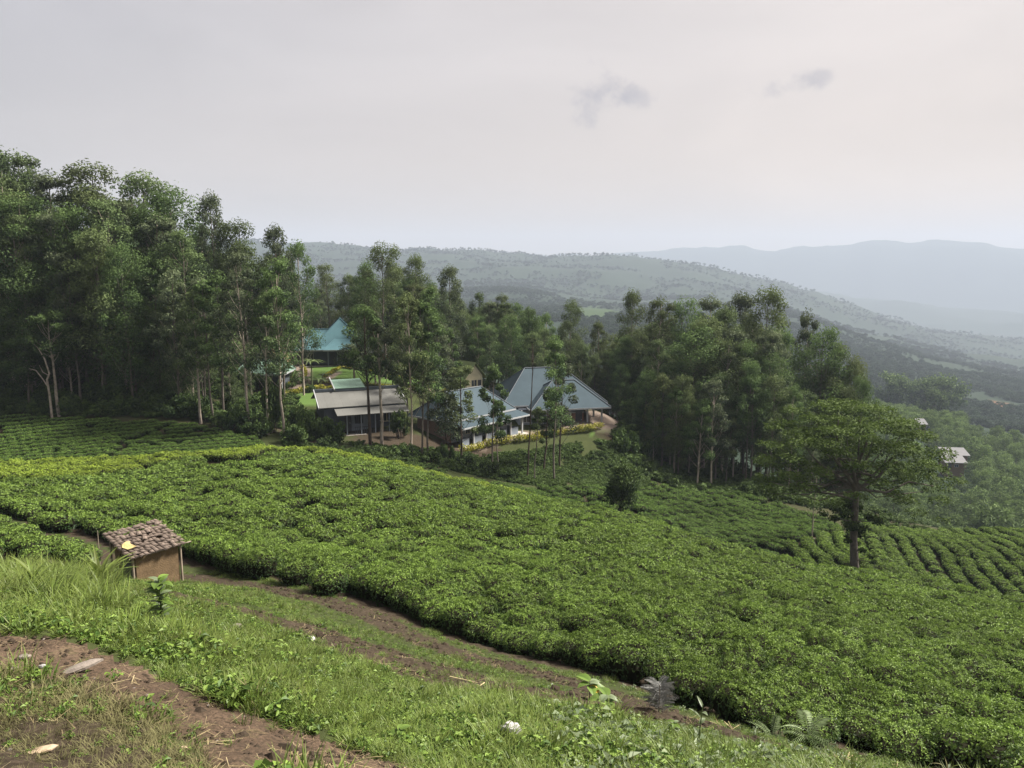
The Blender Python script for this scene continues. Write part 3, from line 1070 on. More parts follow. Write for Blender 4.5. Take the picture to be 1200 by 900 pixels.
def plant_tree(name, meshes, loc, rz, scl, label, cat='tree', group=None, bark=None):
    tr = link(name, None)
    tr.empty_display_size = .5
    tr.location = loc; tr.rotation_euler = (0, 0, rz); tr.scale = scl
    tag(tr, label, cat, group)
    a = link('trunk', meshes[0], tr)
    b = link('crown', meshes[1], tr)
    if bark:
        a.material_slots[0].link = 'OBJECT'
        a.material_slots[0].material = bark
    return tr


def tree_at(px, Y, top, meshes=None, wf=1.0, label='', group=None, rz=None, h0=20.0, bark=None, name='eucalyptus_tree', cat='tree'):
    p = at(px, Y)
    zt = P(px, top, Y)[2]
    h = max(2.0, zt - p[2])
    s = h / h0
    return plant_tree(name, meshes, p, random.random() * 6.28 if rz is None else rz, (s * wf, s * wf, s), label, cat, group, bark)


# the trees whose tops or stems can be picked out: (x in photo, distance, top, mesh number, width factor, what it looks like)
TALL = [
    (2, 92, 192, 2, 1.0, 'broad eucalyptus at the left end of the wood with a rounded yellow-green top'),
    (20, 90, 180, 0, .95, 'tallest eucalyptus of the left wood, feathery top beside the left end'),
    (48, 95, 182, 4, 1.0, 'dark thin-leaved tree with a grey top next to the tallest eucalyptus'),
    (80, 92, 203, 7, 1.05, 'narrow pointed eucalyptus in the left wood before the first dip of the skyline'),
    (112, 94, 222, 1, .9, 'lower shoulder eucalyptus just left of the high pointed crown of the left wood'),
    (134, 93, 198, 0, 1.15, 'high pointed eucalyptus crown in the middle of the left wood'),
    (180, 96, 206, 6, 1.1, 'twin-topped bright eucalyptus right of the high pointed crown in the left wood'),
    (217, 93, 224, 5, 1.0, 'wide round-shouldered dark eucalyptus at the right shoulder of the left wood'),
    (262, 92, 228, 3, .62, 'slender tuft-topped eucalyptus standing alone against the sky'),
    (295, 92, 264, 0, .95, 'leafy eucalyptus right of the slender tuft-topped one'),
    (333, 95, 266, 3, .70, 'narrow upright eucalyptus rising above the thatched hut'),
    (356, 97, 285, 1, .80, 'yellow-green eucalyptus at the right end of the left wood'),
    (388, 135, 312, 0, 1.0, 'hazy eucalyptus behind the teal roof, left one'),
    (410, 135, 322, 4, .9, 'dull eucalyptus behind the peak of the teal roof'),
    (452, 108, 290, 2, .95, 'large full-crowned eucalyptus behind and right of the teal roof'),
    (430, 112, 308, 5, .7, 'dark eucalyptus leaning on the large full-crowned one'),
    (491, 125, 300, 6, .8, 'broad flat-topped eucalyptus between the large crown and the slim dark one'),
    (531, 104, 313, 3, .85, 'slim dark-headed eucalyptus above the cream house'),
    (562, 128, 345, 0, .8, 'eucalyptus in the dip of the skyline behind the cream house'),
    (588, 126, 345, 7, .9, 'light green eucalyptus left of the tall bare pole stem'),
    (618, 124, 362, 5, .8, 'round yellow-green eucalyptus behind the big grey roof, left side'),
    (640, 128, 368, 1, .8, 'mid-green eucalyptus peeping over the big grey roof'),
    (667, 122, 356, 2, .8, 'wide-crowned eucalyptus with a pale bare branch behind the big grey roof'),
    (700, 126, 378, 4, .8, 'low eucalyptus at the gap where the pale green field shows'),
    (736, 116, 342, 6, .72, 'rounded lone crown at the left end of the right grove'),
    (768, 112, 351, 4, .95, 'reddish-tinged eucalyptus second from the left end of the right grove'),
    (796, 113, 354, 5, .85, 'dark rounded eucalyptus in the left half of the right grove skyline'),
    (826, 116, 348, 7, .85, 'small-topped eucalyptus near the middle of the right grove skyline'),
    (840, 106, 362, 6, .85, 'bright yellow-green crown in the front middle of the right grove'),
    (858, 116, 345, 3, .85, 'small round crown left of the highest pointed one in the right grove'),
    (886, 112, 343, 0, .85, 'highest pointed eucalyptus of the right grove'),
    (905, 110, 385, 1, .95, 'bushy eucalyptus below the highest pointed one of the right grove'),
    (932, 114, 366, 7, .62, 'small conical top standing above the right shoulder of the grove'),
    (950, 108, 388, 5, .9, 'broad leafy eucalyptus on the right shoulder of the grove'),
    (974, 108, 408, 0, .8, 'eucalyptus going down the right shoulder of the grove'),
    (992, 110, 425, 2, .6, 'brown-tinged eucalyptus near the right end of the grove'),
    (1002, 105, 445, 5, .6, 'last light green eucalyptus at the right end of the grove'),
]
for px, Y, top, k, wf, lab in TALL:
    tree_at(px, Y, top, PROTO[k], wf, lab)

# front trees with bare stems: (x at the foot, distance, top, crown base share, crown half width m, clumps, stem radius, lean, bark, label)
STEMS = [
    (18, 86, 232, .62, 2.3, 26, .22, 0, M_BARK, 'tall pale-stemmed eucalyptus near the left end, bare below its high crown'),
    (70, 79, 368, .80, 2.2, 18, .17, 0, M_BARK, 'pale straight stem with a small umbrella of bright leaves at the tea field edge'),
    (36, 80, 395, .55, 1.9, 16, .12, 0, M_BARKG, 'thin leafy tree left of the small umbrella tree'),
    (96, 81, 300, .45, 2.0, 26, .13, 0, M_BARKG, 'grey-stemmed eucalyptus right of the small umbrella tree'),
    (126, 82, 290, .40, 2.2, 28, .13, 0, M_BARKG, 'second grey-stemmed eucalyptus right of the small umbrella tree'),
    (160, 83, 320, .40, 2.2, 26, .12, 0, M_BARKG, 'eucalyptus before the brick and white house in the left wood'),
    (190, 83, 300, .45, 2.2, 26, .12, 0, M_BARKG, 'eucalyptus just right of the brick and white house'),
    (212, 80, 320, .42, 2.1, 26, .13, 0, M_BARKG, 'dark-crowned tree left of the two pale stems'),
    (236, 77, 345, .50, 1.9, 22, .13, 0, M_BARK, 'pale thin stem, left of the pair beside the left wood corner'),
    (251, 77, 330, .50, 1.7, 20, .11, 0, M_BARKG, 'grey thin stem, right of the pair beside the left wood corner'),
    (262, 78, 320, .45, 2.0, 22, .12, 0, M_BARKG, 'thin-stemmed tree in front of the small light green roof, left side'),
    (292, 76, 300, .50, 2.3, 26, .13, -.03, M_BARK, 'pale leaning stem in front of the small light green roof'),
    (314, 75, 345, .52, 1.7, 20, .11, 0, M_BARK, 'bright pale stem at the right end of the small light green roof'),
    (333, 76, 306, .42, 2.1, 30, .13, 0, M_BARK, 'tall brown-stemmed eucalyptus left of the curved driveway'),
    (434, 77, 360, .66, 1.9, 18, .17, -.02, M_BARKD, 'dark brown straight stem in front of the long grey roof'),
    (448, 78, 378, .70, 1.5, 14, .18, 0, M_BARK, 'pale grey straight stem in front of the long grey roof'),
    (484, 77, 345, .45, 1.8, 24, .10, 0, M_BARK, 'whitish thin stem right of the long grey roof'),
    (494, 78, 352, .45, 1.6, 20, .09, 0, M_BARKG, 'slim grey stem close behind the whitish one'),
    (502, 79, 340, .42, 1.9, 24, .10, 0, M_BARKG, 'slim stem left of the brick end wall'),
    (523, 80, 460, .45, 1.7, 16, .11, 0, M_BARKD, 'small dark-crowned tree hiding the corner of the cottage row'),
    (540, 80, 432, .45, 1.6, 16, .11, 0, M_BARKD, 'small dark-crowned tree at the first post of the cottage row'),
    (578, 78, 428, .45, 1.4, 18, .08, 0, M_BARKG, 'thin young tree with a dense crown before the cottage row posts'),
    (584, 79, 470, .55, 1.0, 9, .07, 0, M_BARKG, 'spindly sapling beside the thin young tree before the cottage row'),
    (617, 78, 392, .93, .5, 4, .08, 0, M_BARKD, 'very thin bare pole-like stem before the big grey roof'),
    (626, 77, 478, .70, .9, 6, .06, .03, M_BARKG, 'thin slanting sapling below the hedge of the big roof'),
    (637, 82, 455, .50, 1.3, 16, .10, .05, M_BARKD, 'leaning small tree in front of the big grey roof, left one'),
    (650, 78, 395, .50, 1.8, 18, .10, 0, M_BARKG, 'forked pale-limbed tree in front of the big grey roof'),
    (656, 84, 415, .40, 1.7, 20, .10, 0, M_BARKD, 'bushy tree with bright leaves in front of the big grey roof'),
    (775, 96, 440, .40, 2.1, 26, .13, 0, M_BARKG, 'grey-stemmed front tree at the left of the right grove'),
    (790, 95, 455, .50, 1.7, 18, .13, .02, M_BARK, 'pale leaning stem at the left front of the right grove'),
    (816, 92, 470, .45, 1.6, 18, .12, .03, M_BARK, 'pale slanting stem in the front of the right grove'),
    (833, 93, 445, .48, 2.0, 24, .13, 0, M_BARK, 'pale upright stem in the front middle of the right grove'),
    (850, 95, 490, .55, 1.3, 12, .09, .05, M_BARKG, 'thin slanting stem right of the pale upright one in the grove'),
    (880, 96, 440, .45, 2.1, 26, .13, 0, M_BARKG, 'grey stem behind the flat-crowned tree at the right front of the grove'),
    (740, 99, 470, .45, 1.7, 22, .10, 0, M_BARKG, 'young tree at the right end of the yellow hedge'),
    (415, 105, 405, .55, 2.2, 20, .16, 0, M_BARK, 'lawn tree with a spreading crown before the teal roof'),
    (440, 104, 420, .55, 1.4, 14, .12, 0, M_BARK, 'small lawn tree right of the spreading one'),
    (460, 101, 425, .50, 1.3, 14, .08, 0, M_BARKG, 'slender lawn tree before the brick annex'),
    (536, 100, 425, .40, 1.0, 14, .09, 0, M_BARKG, 'slim tree just left of the gable of the cream house'),
    (514, 88, 380, .45, 1.9, 24, .11, 0, M_BARKG, 'tree between the long grey roof and the cream house'),
    (478, 92, 360, .40, 2.0, 26, .12, 0, M_BARKG, 'leafy tree at the right end of the long grey roof'),
    (526, 93, 385, .40, 1.3, 20, .11, 0, M_BARKG, 'tree left of the cream house with a tall thin crown'),
]
for i, (px, Y, top, cb, R, n, rt, lean, bark, lab) in enumerate(STEMS):
    p = at(px, Y)
    h = P(px, top, Y)[2] - p[2]
    t, c = eucalyptus(300 + i, h, cb, R, n, 140, .27, rt, lean, shape=1.0, crown_base=.36, grow=1.05)
    plant_tree('eucalyptus_tree', (t.mesh('trunk', [bark]), c.mesh('crown', [(M_EUC, M_EUCL, M_EUCL, M_EUCG)[i % 4]])), p, 0, (1, 1, 1), lab)

# bare crooked stem at the left wood's edge
p = at(61, 78)
mb = MB()
q = lambda a, b, dy=0: P(a, b, 78 + dy) - p
mb.tube([q(61, 490), q(58, 462), q(55, 445), q(58, 438), q(52, 420), q(44, 407)], [.12, .11, .10, .09, .07, .04], 6)
mb.tube([q(56, 453), q(50, 444), q(42, 434), q(34, 432)], [.08, .06, .05, .03], 5)
mb.tube([q(57, 440), q(50, 436), q(46, 428)], [.05, .04, .02], 5)
o = mb.obj('dead_tree', M_BARK)
o.location = p
tag(o, 'crooked bare whitish stem with forked dead limbs beside the small umbrella tree', 'tree')

# filling of the woods
FILL = []
rng = random.Random(4)
LEFT = [(0, 190), (20, 182), (60, 190), (95, 225), (130, 205), (180, 212), (217, 232), (250, 262), (295, 272), (340, 300), (375, 330)]
RIGHT = [(715, 385), (736, 372), (770, 356), (830, 354), (886, 352), (930, 385), (960, 400), (990, 435), (1010, 470)]
MIDL = [(370, 335), (452, 310), (500, 315), (530, 340), (590, 352), (640, 372), (700, 388), (740, 380)]


def fill(n, x0, x1, y0, y1, sky, drop, label, group, ok=None, wf=(.9, 1.25), dmin=2.4):
    pts = []
    tries = 0
    while len(pts) < n and tries < n * 60:
        tries += 1
        px, Y = rng.uniform(x0, x1), rng.uniform(y0, y1)
        x = (px - 600) / 886 * Y
        if ok and not ok(px, Y):
            continue
        if any((x - a) ** 2 + (Y - b) ** 2 < dmin ** 2 for a, b in pts):
            continue
        pts.append((x, Y))
        top = np.interp(px, [a for a, b in sky], [b for a, b in sky]) + rng.uniform(*drop)
        tree_at(px, Y, top, PROTO[rng.randrange(11)], rng.uniform(*wf), label, group, rz=rng.uniform(0, 6.28))


fill(44, -40, 235, 84, 112, LEFT, (22, 85), 'eucalyptus packed in the shade of the left wood', 'eucalyptus inside the left wood')
fill(16, 225, 345, 100, 118, LEFT, (5, 50), 'eucalyptus behind the small light green roof', 'eucalyptus behind the small light green roof', ok=lambda a, b: b > 104)
fill(22, -40, 330, 80, 88, LEFT, (60, 150), 'lower eucalyptus at the front of the left wood', 'lower eucalyptus at the front of the left wood', ok=lambda a, b: a < 225 or (b < 84 and a < 330), wf=(.75, 1.05))
fill(58, 365, 745, 122, 150, MIDL, (0, 28), 'eucalyptus in the belt behind the houses', 'eucalyptus in the belt behind the houses')
fill(26, 560, 730, 112, 124, MIDL, (15, 55), 'eucalyptus close behind the big grey roof', 'eucalyptus close behind the big grey roof', ok=lambda a, b: a > 590 or b > 118)
fill(14, 460, 560, 112, 124, MIDL, (15, 50), 'eucalyptus behind the cream house', 'eucalyptus behind the cream house', ok=lambda a, b: b > 117)
fill(46, 722, 985, 99, 124, RIGHT, (18, 75), 'eucalyptus packed inside the right grove', 'eucalyptus inside the right grove', ok=lambda a, b: not (a < 745 and b < 108))
fill(16, 755, 950, 95, 100, RIGHT, (60, 130), 'lower eucalyptus along the front of the right grove', 'lower eucalyptus at the front of the right grove', wf=(.75, 1.0))

# ------------------------------------------------------------------ undergrowth, shrubs, other trees


def shrub_mesh(seed, n=16, per=70, ls=.3, R=1.3, H=1.8, tint=.3, material=None, palm=False):
    rng = np.random.default_rng(seed)
    mb = MB()
    for i in range(n):
        a, q = rng.random() * 6.28, math.sqrt(rng.random())
        h = H * (.18 + .70 * rng.random() * (1.1 - .6 * q))
        c = np.array([math.cos(a) * q * R, math.sin(a) * q * R, h])
        clump(mb, c, R * rng.uniform(.28, .45), per, ls, rng, 0, tint + rng.normal(0, .12), .85)
        mb.tube([(c[0] * .2, c[1] * .2, -.2), tuple(c * np.array([.7, .7, .6])), tuple(c)], [.05, .035, .01], 3, 1)
    return mb.mesh('foliage', [material or M_SHRUB, M_BARKD])


SHRUBS = [shrub_mesh(50 + i, H=[1.8, 2.3, 1.4, 2.0][i], tint=[.22, .3, .35, .15][i]) for i in range(4)]


def shrub(px, Y, h, w, label, k=None, group=None, name='shrub', cat='shrub'):
    p = at(px, Y)
    m = SHRUBS[random.randrange(4) if k is None else k]
    o = link(name, m)
    o.location = p - np.array([0, 0, .1])
    o.rotation_euler = (0, 0, random.random() * 6.28)
    o.scale = (w / 3.0, w / 3.0, h / 2.0)
    return tag(o, label, cat, group)


# dark band of bushes between the tea and the left wood
random.seed(11)
for i in range(46):
    px = -20 + i * 7.3 + random.uniform(-3, 3)
    Y = (79.5 if px < 235 else 77) + random.uniform(0, 4.5)
    shrub(px, Y, random.uniform(1.6, 3.6), random.uniform(2.6, 4.2), 'dark bush in the band between the tea field and the left wood', group='dark bushes at the foot of the left wood')
for i in range(26):
    px = random.uniform(-20, 320)
    shrub(px, random.uniform(84, 98), random.uniform(2, 4.2), random.uniform(3, 4.5), 'shaded bush under the trees of the left wood', group='shaded bushes under the left wood')
for px, Y, h, w, lab in [
    (318, 76, 6.5, 2.8, 'tall dark creeper-covered bush at the right end of the light green roof'),
    (352, 77, 3.8, 3.4, 'dark bush left of the bare brown bank'), (372, 77, 4.2, 3.6, 'large bush in front of the long grey roof, left end'),
    (390, 76, 3.2, 2.8, 'bright-leaved bush hiding the left corner of the long grey house'), (345, 73, 2.2, 3.0, 'low bush where the bank meets the tea'),
    (383, 72, 1.6, 2.2, 'small pale round bush on the tea edge below the long grey house'), (300, 74, 2.6, 3.2, 'dark bush at the corner of the far tea plot'), (280, 75, 2.8, 3.4, 'spreading dark bush left of the tea plot corner'),
    (440, 74, 1.8, 2.6, 'low bush on the brown bank below the long grey house'), (462, 75, 2.0, 2.8, 'bush at the foot of the pale grey stem'), (478, 76, 2.2, 2.4, 'bush below the whitish thin stem'),
    (505, 75, 1.9, 2.6, 'bush below the brick end wall'), (520, 79, 3.4, 2.2, 'dark bush at the corner of the cottage row'), (545, 77, 2.0, 2.6, 'bush below the left end of the yellow hedge'),
    (572, 77, 2.0, 2.6, 'bush under the yellow hedge in the middle'), (595, 77, 1.8, 2.5, 'bush on the bank below the leaning small tree'), (735, 92, 4.6, 3.8, 'dark rounded bush at the right end of the lawn bank'),
    (752, 95, 3.2, 3.0, 'bush right of the dark rounded one'), (470, 83, 3.8, 2.4, 'dark tree-like bush at the right end of the long grey house'), (465, 100, 2.2, 2.2, 'dark bush on the lawn edge'), (362, 99, 2.0, 1.8, 'dark ball-shaped bush on the driveway bend'),
    (700, 88, 1.6, 2.6, 'leafy bush on the green bank'), (720, 86, 1.5, 2.4, 'low bush behind the round tree'),
]:
    shrub(px, Y, h, w, lab)
for i in range(22):
    shrub(790 + i * 8.5 + random.uniform(-3, 3), random.uniform(112, 126), random.uniform(3.0, 5.0), random.uniform(4, 5.5), 'dark bush showing between the stems behind the right grove', group='dark bushes behind the right grove')
for i in range(26):
    px = random.uniform(745, 905)
    shrub(px, random.uniform(90, 99), random.uniform(1.2, 2.8), random.uniform(2.2, 3.6), 'bush at the foot of the right grove', group='bushes at the foot of the right grove')

# low creeping cover on banks and wood floors
COVER = [shrub_mesh(70 + i, 7, 36, .26, .8, .7, .35) for i in range(3)]


def cover(name, n, x0, x1, y0, y1, ok, seed, smin=.5, smax=1.2):
    r_ = np.random.default_rng(seed)
    px, Y = r_.uniform(x0, x1, n), r_.uniform(y0, y1, n)
    x = (px - 600) / 886 * Y
    k = ok(px, Y) & (fbm(x / 3, Y / 3, seed, 3) > -.22)
    for poly in TEA_POLYS:
        k &= ~inpoly(x, Y, poly)
    x, Y = x[k], Y[k]
    z = ground_z(x, Y)
    n = len(x)
    s = r_.uniform(smin, smax, n)
    return scatter(name, np.stack([x, Y, z], 1), np.stack([np.zeros(n), np.zeros(n), r_.random(n) * 6.3], 1), np.stack([s, s, s * r_.uniform(.5, 1.1, n)], 1), r_.integers(0, 3, n), [proto('cover_source', m) for m in COVER])


cover('undergrowth', 2600, -80, 345, 76, 112, lambda a, b: (b > 79), 1)
cover('bank_creepers', 7600, 500, 760, 76, 96, lambda a, b: b < np.interp(a, [500, 540, 580, 625, 660, 706, 730, 760], [80, 82.5, 84.5, 86.5, 89.5, 93, 96, 97]), 2, .45, .9)
cover('undergrowth', 2600, 730, 1010, 88, 128, lambda a, b: b > 89, 3, .7, 1.9)
cover('undergrowth', 1200, 345, 740, 110, 150, lambda a, b: b > np.where(a < 560, 124, 114), 4)
cover('bank_creepers', 1100, 335, 520, 72, 90, lambda a, b: b < 78 + 4 * ((a > 480)), 5, .4, .8)
cover('undergrowth', 900, 860, 1290, 78, 120, lambda a, b: b > np.where(a > 990, 80, 92), 6)

# round dark tree between the tea plots
p = at(722, 63)
mb, tb = MB(), MB()
rg = np.random.default_rng(5)
cz = P(731, 566, 63) - p
for i in range(48):
    d = rg.normal(size=3); d /= np.linalg.norm(d)
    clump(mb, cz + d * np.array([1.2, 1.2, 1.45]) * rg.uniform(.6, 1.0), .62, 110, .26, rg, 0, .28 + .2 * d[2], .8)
for a_, b_ in ((718, 588), (728, 590), (738, 588), (724, 582), (741, 582), (714, 580)):
    clump(mb, P(a_, b_, 63) - p + np.array([0, rg.normal(0, .4), 0]), .6, 90, .26, rg, 0, .22, .8)
tb.tube([(0, 0, -.4), (.15, 0, .7), tuple(cz * .7), tuple(cz * np.array([1, 1, 1.2]))], [.2, .17, .12, .03], 6)
plant_tree('round_tree', (tb.mesh('trunk', [M_BARKD]), mb.mesh('crown', [M_SHRUB])), p, 0, (1, 1, 1), 'small round dense tree standing alone between the tea plots')

# the big flat-crowned tree
YA = 58.0
p = at(1000, YA)
q = lambda a, b, dy=0.0: P(a, b, YA) - p + np.array([0, dy, 0])
tb, mb = MB(), MB()
rg = np.random.default_rng(9)
fork = q(1003, 573)
tb.tube([q(1001, 676), q(1001, 655), q(1000, 630), q(1002, 600), fork], [.38, .33, .28, .25, .22], 9)
PADS = [(897, 565, 15), (908, 545, 18), (913, 527, 18), (935, 514, 24), (950, 508, 22), (962, 522, 22), (940, 540, 22), (925, 558, 17), (958, 492, 20), (985, 483, 24), (1010, 480, 24), (1036, 486, 22),
        (1056, 500, 20), (1070, 516, 20), (1085, 530, 18), (1094, 547, 16), (1099, 564, 12), (1080, 555, 18), (1062, 535, 22), (1040, 520, 22), (1018, 505, 24), (992, 503, 22), (1040, 545, 18), (1025, 535, 20),
        (978, 530, 18), (1012, 528, 18), (1060, 565, 14), (1088, 575, 9), (1045, 500, 20), (970, 500, 20), (930, 575, 14), (957, 572, 15), (984, 562, 16), (1018, 560, 16), (1042, 578, 14), (1070, 588, 12), (905, 575, 12), (1000, 545, 18)]
for (a, b, rx) in PADS:
    edge = abs(a - 1000) / 108.0
    spread = 5.2 * math.sqrt(max(0.05, 1 - edge ** 2))
    for k in range(3):
        dy = (k - 1) * spread * rg.uniform(.55, 1.0) + rg.normal(0, .4)
        drop = .35 * (dy / 5.2) ** 2 * 14
        c = q(a + rg.normal(0, 3), b + drop + rg.normal(0, 2), dy)
        R_ = rx / 900 * YA * rg.uniform(.78, 1.0)
        n = int(350 * (R_ / 1.3) ** 2)
        th, rr = rg.random(n) * 6.28, np.sqrt(rg.random(n))
        zz = (.34 * (1 - rr ** 2) * R_ * .55 + rg.normal(0, .11, n)) + .10 * np.sin(th * 3 + k) * R_
        pos = c + np.stack([np.cos(th) * rr * R_, np.sin(th) * rr * R_, zz], 1)
        nrm = np.stack([np.cos(th) * rr * .5, np.sin(th) * rr * .5, np.full(n, .9)], 1) + rg.normal(0, .4, (n, 3))
        mb.leaves(pos, nrm, .26 * rg.uniform(.7, 1.3, n), .11, 0, np.clip(.5 + zz * 1.3 + rg.normal(0, .2, n), 0, 1), .2, rg)  # pad tops tinted bright, undersides dark: light and shade put into leaf colour
        if k != 1 or rg.random() < .35:
            continue
        base = fork + np.array([0, 0, rg.uniform(-.4, 2.4)])
        mid = base * .45 + c * .55 + np.array([0, 0, -.55 - .4 * edge])
        m2 = base * .75 + c * .25 + np.array([0, 0, -.25])
        tb.tube([base, m2, mid, c - np.array([0, 0, .1])], [.09, .07, .05, .02], 5)
for (a, b, r) in [(985, 598, .7), (997, 590, .7), (1010, 596, .75), (1020, 606, .6), (990, 612, .7), (1005, 616, .7), (975, 606, .5), (1014, 628, .45), (992, 632, .4), (1018, 650, .35), (1008, 640, .4)]:
    for k in range(2):
        c = q(a + rg.normal(0, 3), b, rg.normal(0, .8))
        clump(mb, c, r * .9, int(150 * r), .28, rg, 0, .18, .6)
        tb.tube([q(1001, b + 6), c], [.05, .015], 3)
for pts, r0 in ([((1003, 573), (985, 560), (962, 545), (945, 530)), .16], [((1003, 573), (990, 555), (972, 530), (955, 512)), .17], [((1003, 573), (1010, 545), (1015, 520), (1012, 495)), .17],
                [((1003, 573), (1030, 572), (1060, 562), (1095, 570)), .12], [((1003, 573), (1025, 560), (1048, 540), (1072, 520)), .16], [((1003, 573), (998, 545), (985, 515), (982, 492)), .15],
                [((1001, 585), (975, 580), (945, 575), (915, 560)), .11]):
    w = [q(a, b, rg.normal(0, .5) * i) for i, (a, b) in enumerate(pts)]
    tb.tube(w, [r0, r0 * .8, r0 * .55, .04], 6)
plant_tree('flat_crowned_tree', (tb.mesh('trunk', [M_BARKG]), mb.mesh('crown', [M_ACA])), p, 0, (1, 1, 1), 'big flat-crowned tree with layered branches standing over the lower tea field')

# thin sapling on the footway beside the flat-crowned tree
p = at(951, 70)
t, c = eucalyptus(900, 7.0, .45, .8, 8, 40, .25, .05)
plant_tree('sapling', (t.mesh('trunk', [M_BARK]), c.mesh('crown', [M_EUC])), p, 0, (1, 1, 1), 'thin pale sapling on the bare footway left of the flat-crowned tree')

# palms and rosette plants by the driveway


def rosette(seed, n, ln, wd, rise, trunk, material):
    rg = np.random.default_rng(seed)
    mb, t = MB(), MB()
    t.tube([(0, 0, -.2), (0, 0, max(.1, trunk))], [.09, .07], 6)
    for i in range(n):
        a = i * 2.4 + rg.normal(0, .2)
        L_ = ln * rg.uniform(.75, 1.1)
        up = rise * rg.uniform(.5, 1.2)
        d = np.array([math.cos(a), math.sin(a), 0])
        pts = [np.array([0, 0, trunk]) + d * L_ * f + np.array([0, 0, L_ * up * (f - .9 * f * f * 1.15)]) for f in np.linspace(0, 1, 6)]
        s = np.cross(d, [0, 0, 1])
        V = []
        for k, pt in enumerate(pts):
            w = wd * math.sin(math.pi * min(.97, .12 + .88 * k / 5)) + .01
            V += [pt - s * w + np.array([0, 0, w * .4]), pt, pt + s * w + np.array([0, 0, w * .4])]
        F = [(3 * k + e, 3 * k + e + 1, 3 * k + e + 4, 3 * k + e + 3) for k in range(5) for e in (0, 1)]
        mb.add(V, F, 0, np.clip(.5 + rg.normal(0, .2), 0, 1))
    return t.mesh('stem', [M_STEM]), mb.mesh('fronds', [material])


for i, (px, Y, ln, tr, lab) in enumerate([
    (366, 100, 1.9, 3.6, 'palm with a tall stem and arching pale fronds before the teal roof'), (360, 104, 1.4, .5, 'low spreading palm under the tall-stemmed one'),
    (376, 102, 1.5, .8, 'grey-green palm left of the porch'), (392, 103, 1.3, .6, 'grey-green rosette plant at the porch of the dark house'), (352, 103, 1.3, .6, 'rosette plant at the driveway bend'),
    (346, 107, 1.3, .7, 'rosette plant higher up the driveway'), (381, 106, 1.2, .6, 'rosette plant before the left wing of the teal house')]):
    a, b = rosette(i, 13, ln, ln * .10, .75, tr, M_PALM)
    t = thing('palm_plant', at(px, Y), i, lab, 'palm')
    link('stem', a, t); link('fronds', b, t)

# woods across the valley on the right
CONE = []
for i in range(5):
    rg = np.random.default_rng(600 + i)
    mb = MB()
    for k in range(26):
        g = k / 25
        rr = 2.5 * math.sin(math.pi * (.16 + .70 * g)) * math.sqrt(rg.uniform(.2, 1))
        a = k * 2.4
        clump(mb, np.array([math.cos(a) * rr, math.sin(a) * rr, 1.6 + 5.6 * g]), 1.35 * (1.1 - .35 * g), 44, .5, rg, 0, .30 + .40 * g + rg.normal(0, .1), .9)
    mb.tube([(0, 0, -1), (0, 0, 6)], [.2, .03], 4, 1)
    CONE.append(mb.mesh('woodland_tree', [M_EUCD, M_BARKG]))
ROUND = []
for i in range(3):
    rg = np.random.default_rng(650 + i)
    mb = MB()
    for k in range(30):
        d = rg.normal(size=3); d /= np.linalg.norm(d)
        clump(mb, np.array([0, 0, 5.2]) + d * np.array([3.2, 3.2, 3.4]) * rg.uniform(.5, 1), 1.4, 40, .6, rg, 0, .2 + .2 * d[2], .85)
    mb.tube([(0, 0, -1), (0, 0, 5)], [.3, .15], 5, 1)
    ROUND.append(mb.mesh('woodland_tree', [M_EUCD, M_BARKG]))
random.seed(3)
WOOD = []


def wood_zone(n, pred, x0, x1, y0, y1, dmin):
    k = 0
    for _ in range(n * 30):
        if k >= n:
            break
        px, Y = random.uniform(x0, x1), random.uniform(y0, y1)
        if not pred(px, Y):
            continue
        x = (px - 600) / 886 * Y
        if any((x - a) ** 2 + (Y - b) ** 2 < dmin ** 2 for a, b, c, d in WOOD):
            continue
        WOOD.append((x, Y, px, 0)); k += 1


shed_gap = lambda a, b: not (1080 < a < 1145 and 215 < b < 275) and not (1060 < a < 1100 and 270 < b < 345)
wood_zone(400, lambda a, b: shed_gap(a, b), 985, 1260, 128, 330, 6.3)
wood_zone(180, lambda a, b: a < 1110 + (430 - b) * .5, 960, 1130, 330, 440, 6.0)
wx = np.array([w[0] for w in WOOD]); wy = np.array([w[1] for w in WOOD])
wz = ground_z(wx, wy)
wpx, wpy = project(wx, wy, wz + 5)
near_first = np.argsort(np.where((wpx > 0) & (wpx < 1205), np.hypot(wx, wy), 1e9))
lab_of = lambda i: ('olive-tinged tree at the bottom of the valley wood just beyond the lower tea field', 'trees just beyond the lower tea field') if wy[i] < 165 else (
    ('small conical tree in the light green plantation on the right valley slope', 'conical trees of the right valley slope') if wpx[i] > 1100 else ('hazy tree in the wood behind the flat-crowned tree', 'hazy trees behind the flat-crowned tree'))
for i in near_first[:290]:
    low = wy[i] < 165 and i % 2
    o = link('woodland_tree', (ROUND if low else CONE)[i % (3 if low else 5)])
    s = random.uniform(.95, 1.3) * (1.0 if wy[i] > 165 else .85)
    o.location = (wx[i], wy[i], wz[i])
    o.rotation_euler = (0, 0, random.random() * 6)
    o.scale = (s, s, s * random.uniform(.85, 1.1))
    a, b = lab_of(i)
    tag(o, a, 'tree', b)
ri = near_first[290:]
if len(ri):
    r_ = np.random.default_rng(1)
    s = r_.uniform(.75, 1.1, len(ri))
    scatter('distant_wood', np.stack([wx, wy, wz], 1)[ri], np.stack([s * 0, s * 0, s * 9], 1), np.stack([s, s, s], 1), r_.integers(0, 5, len(ri)), [proto('wood_source', m) for m in CONE])
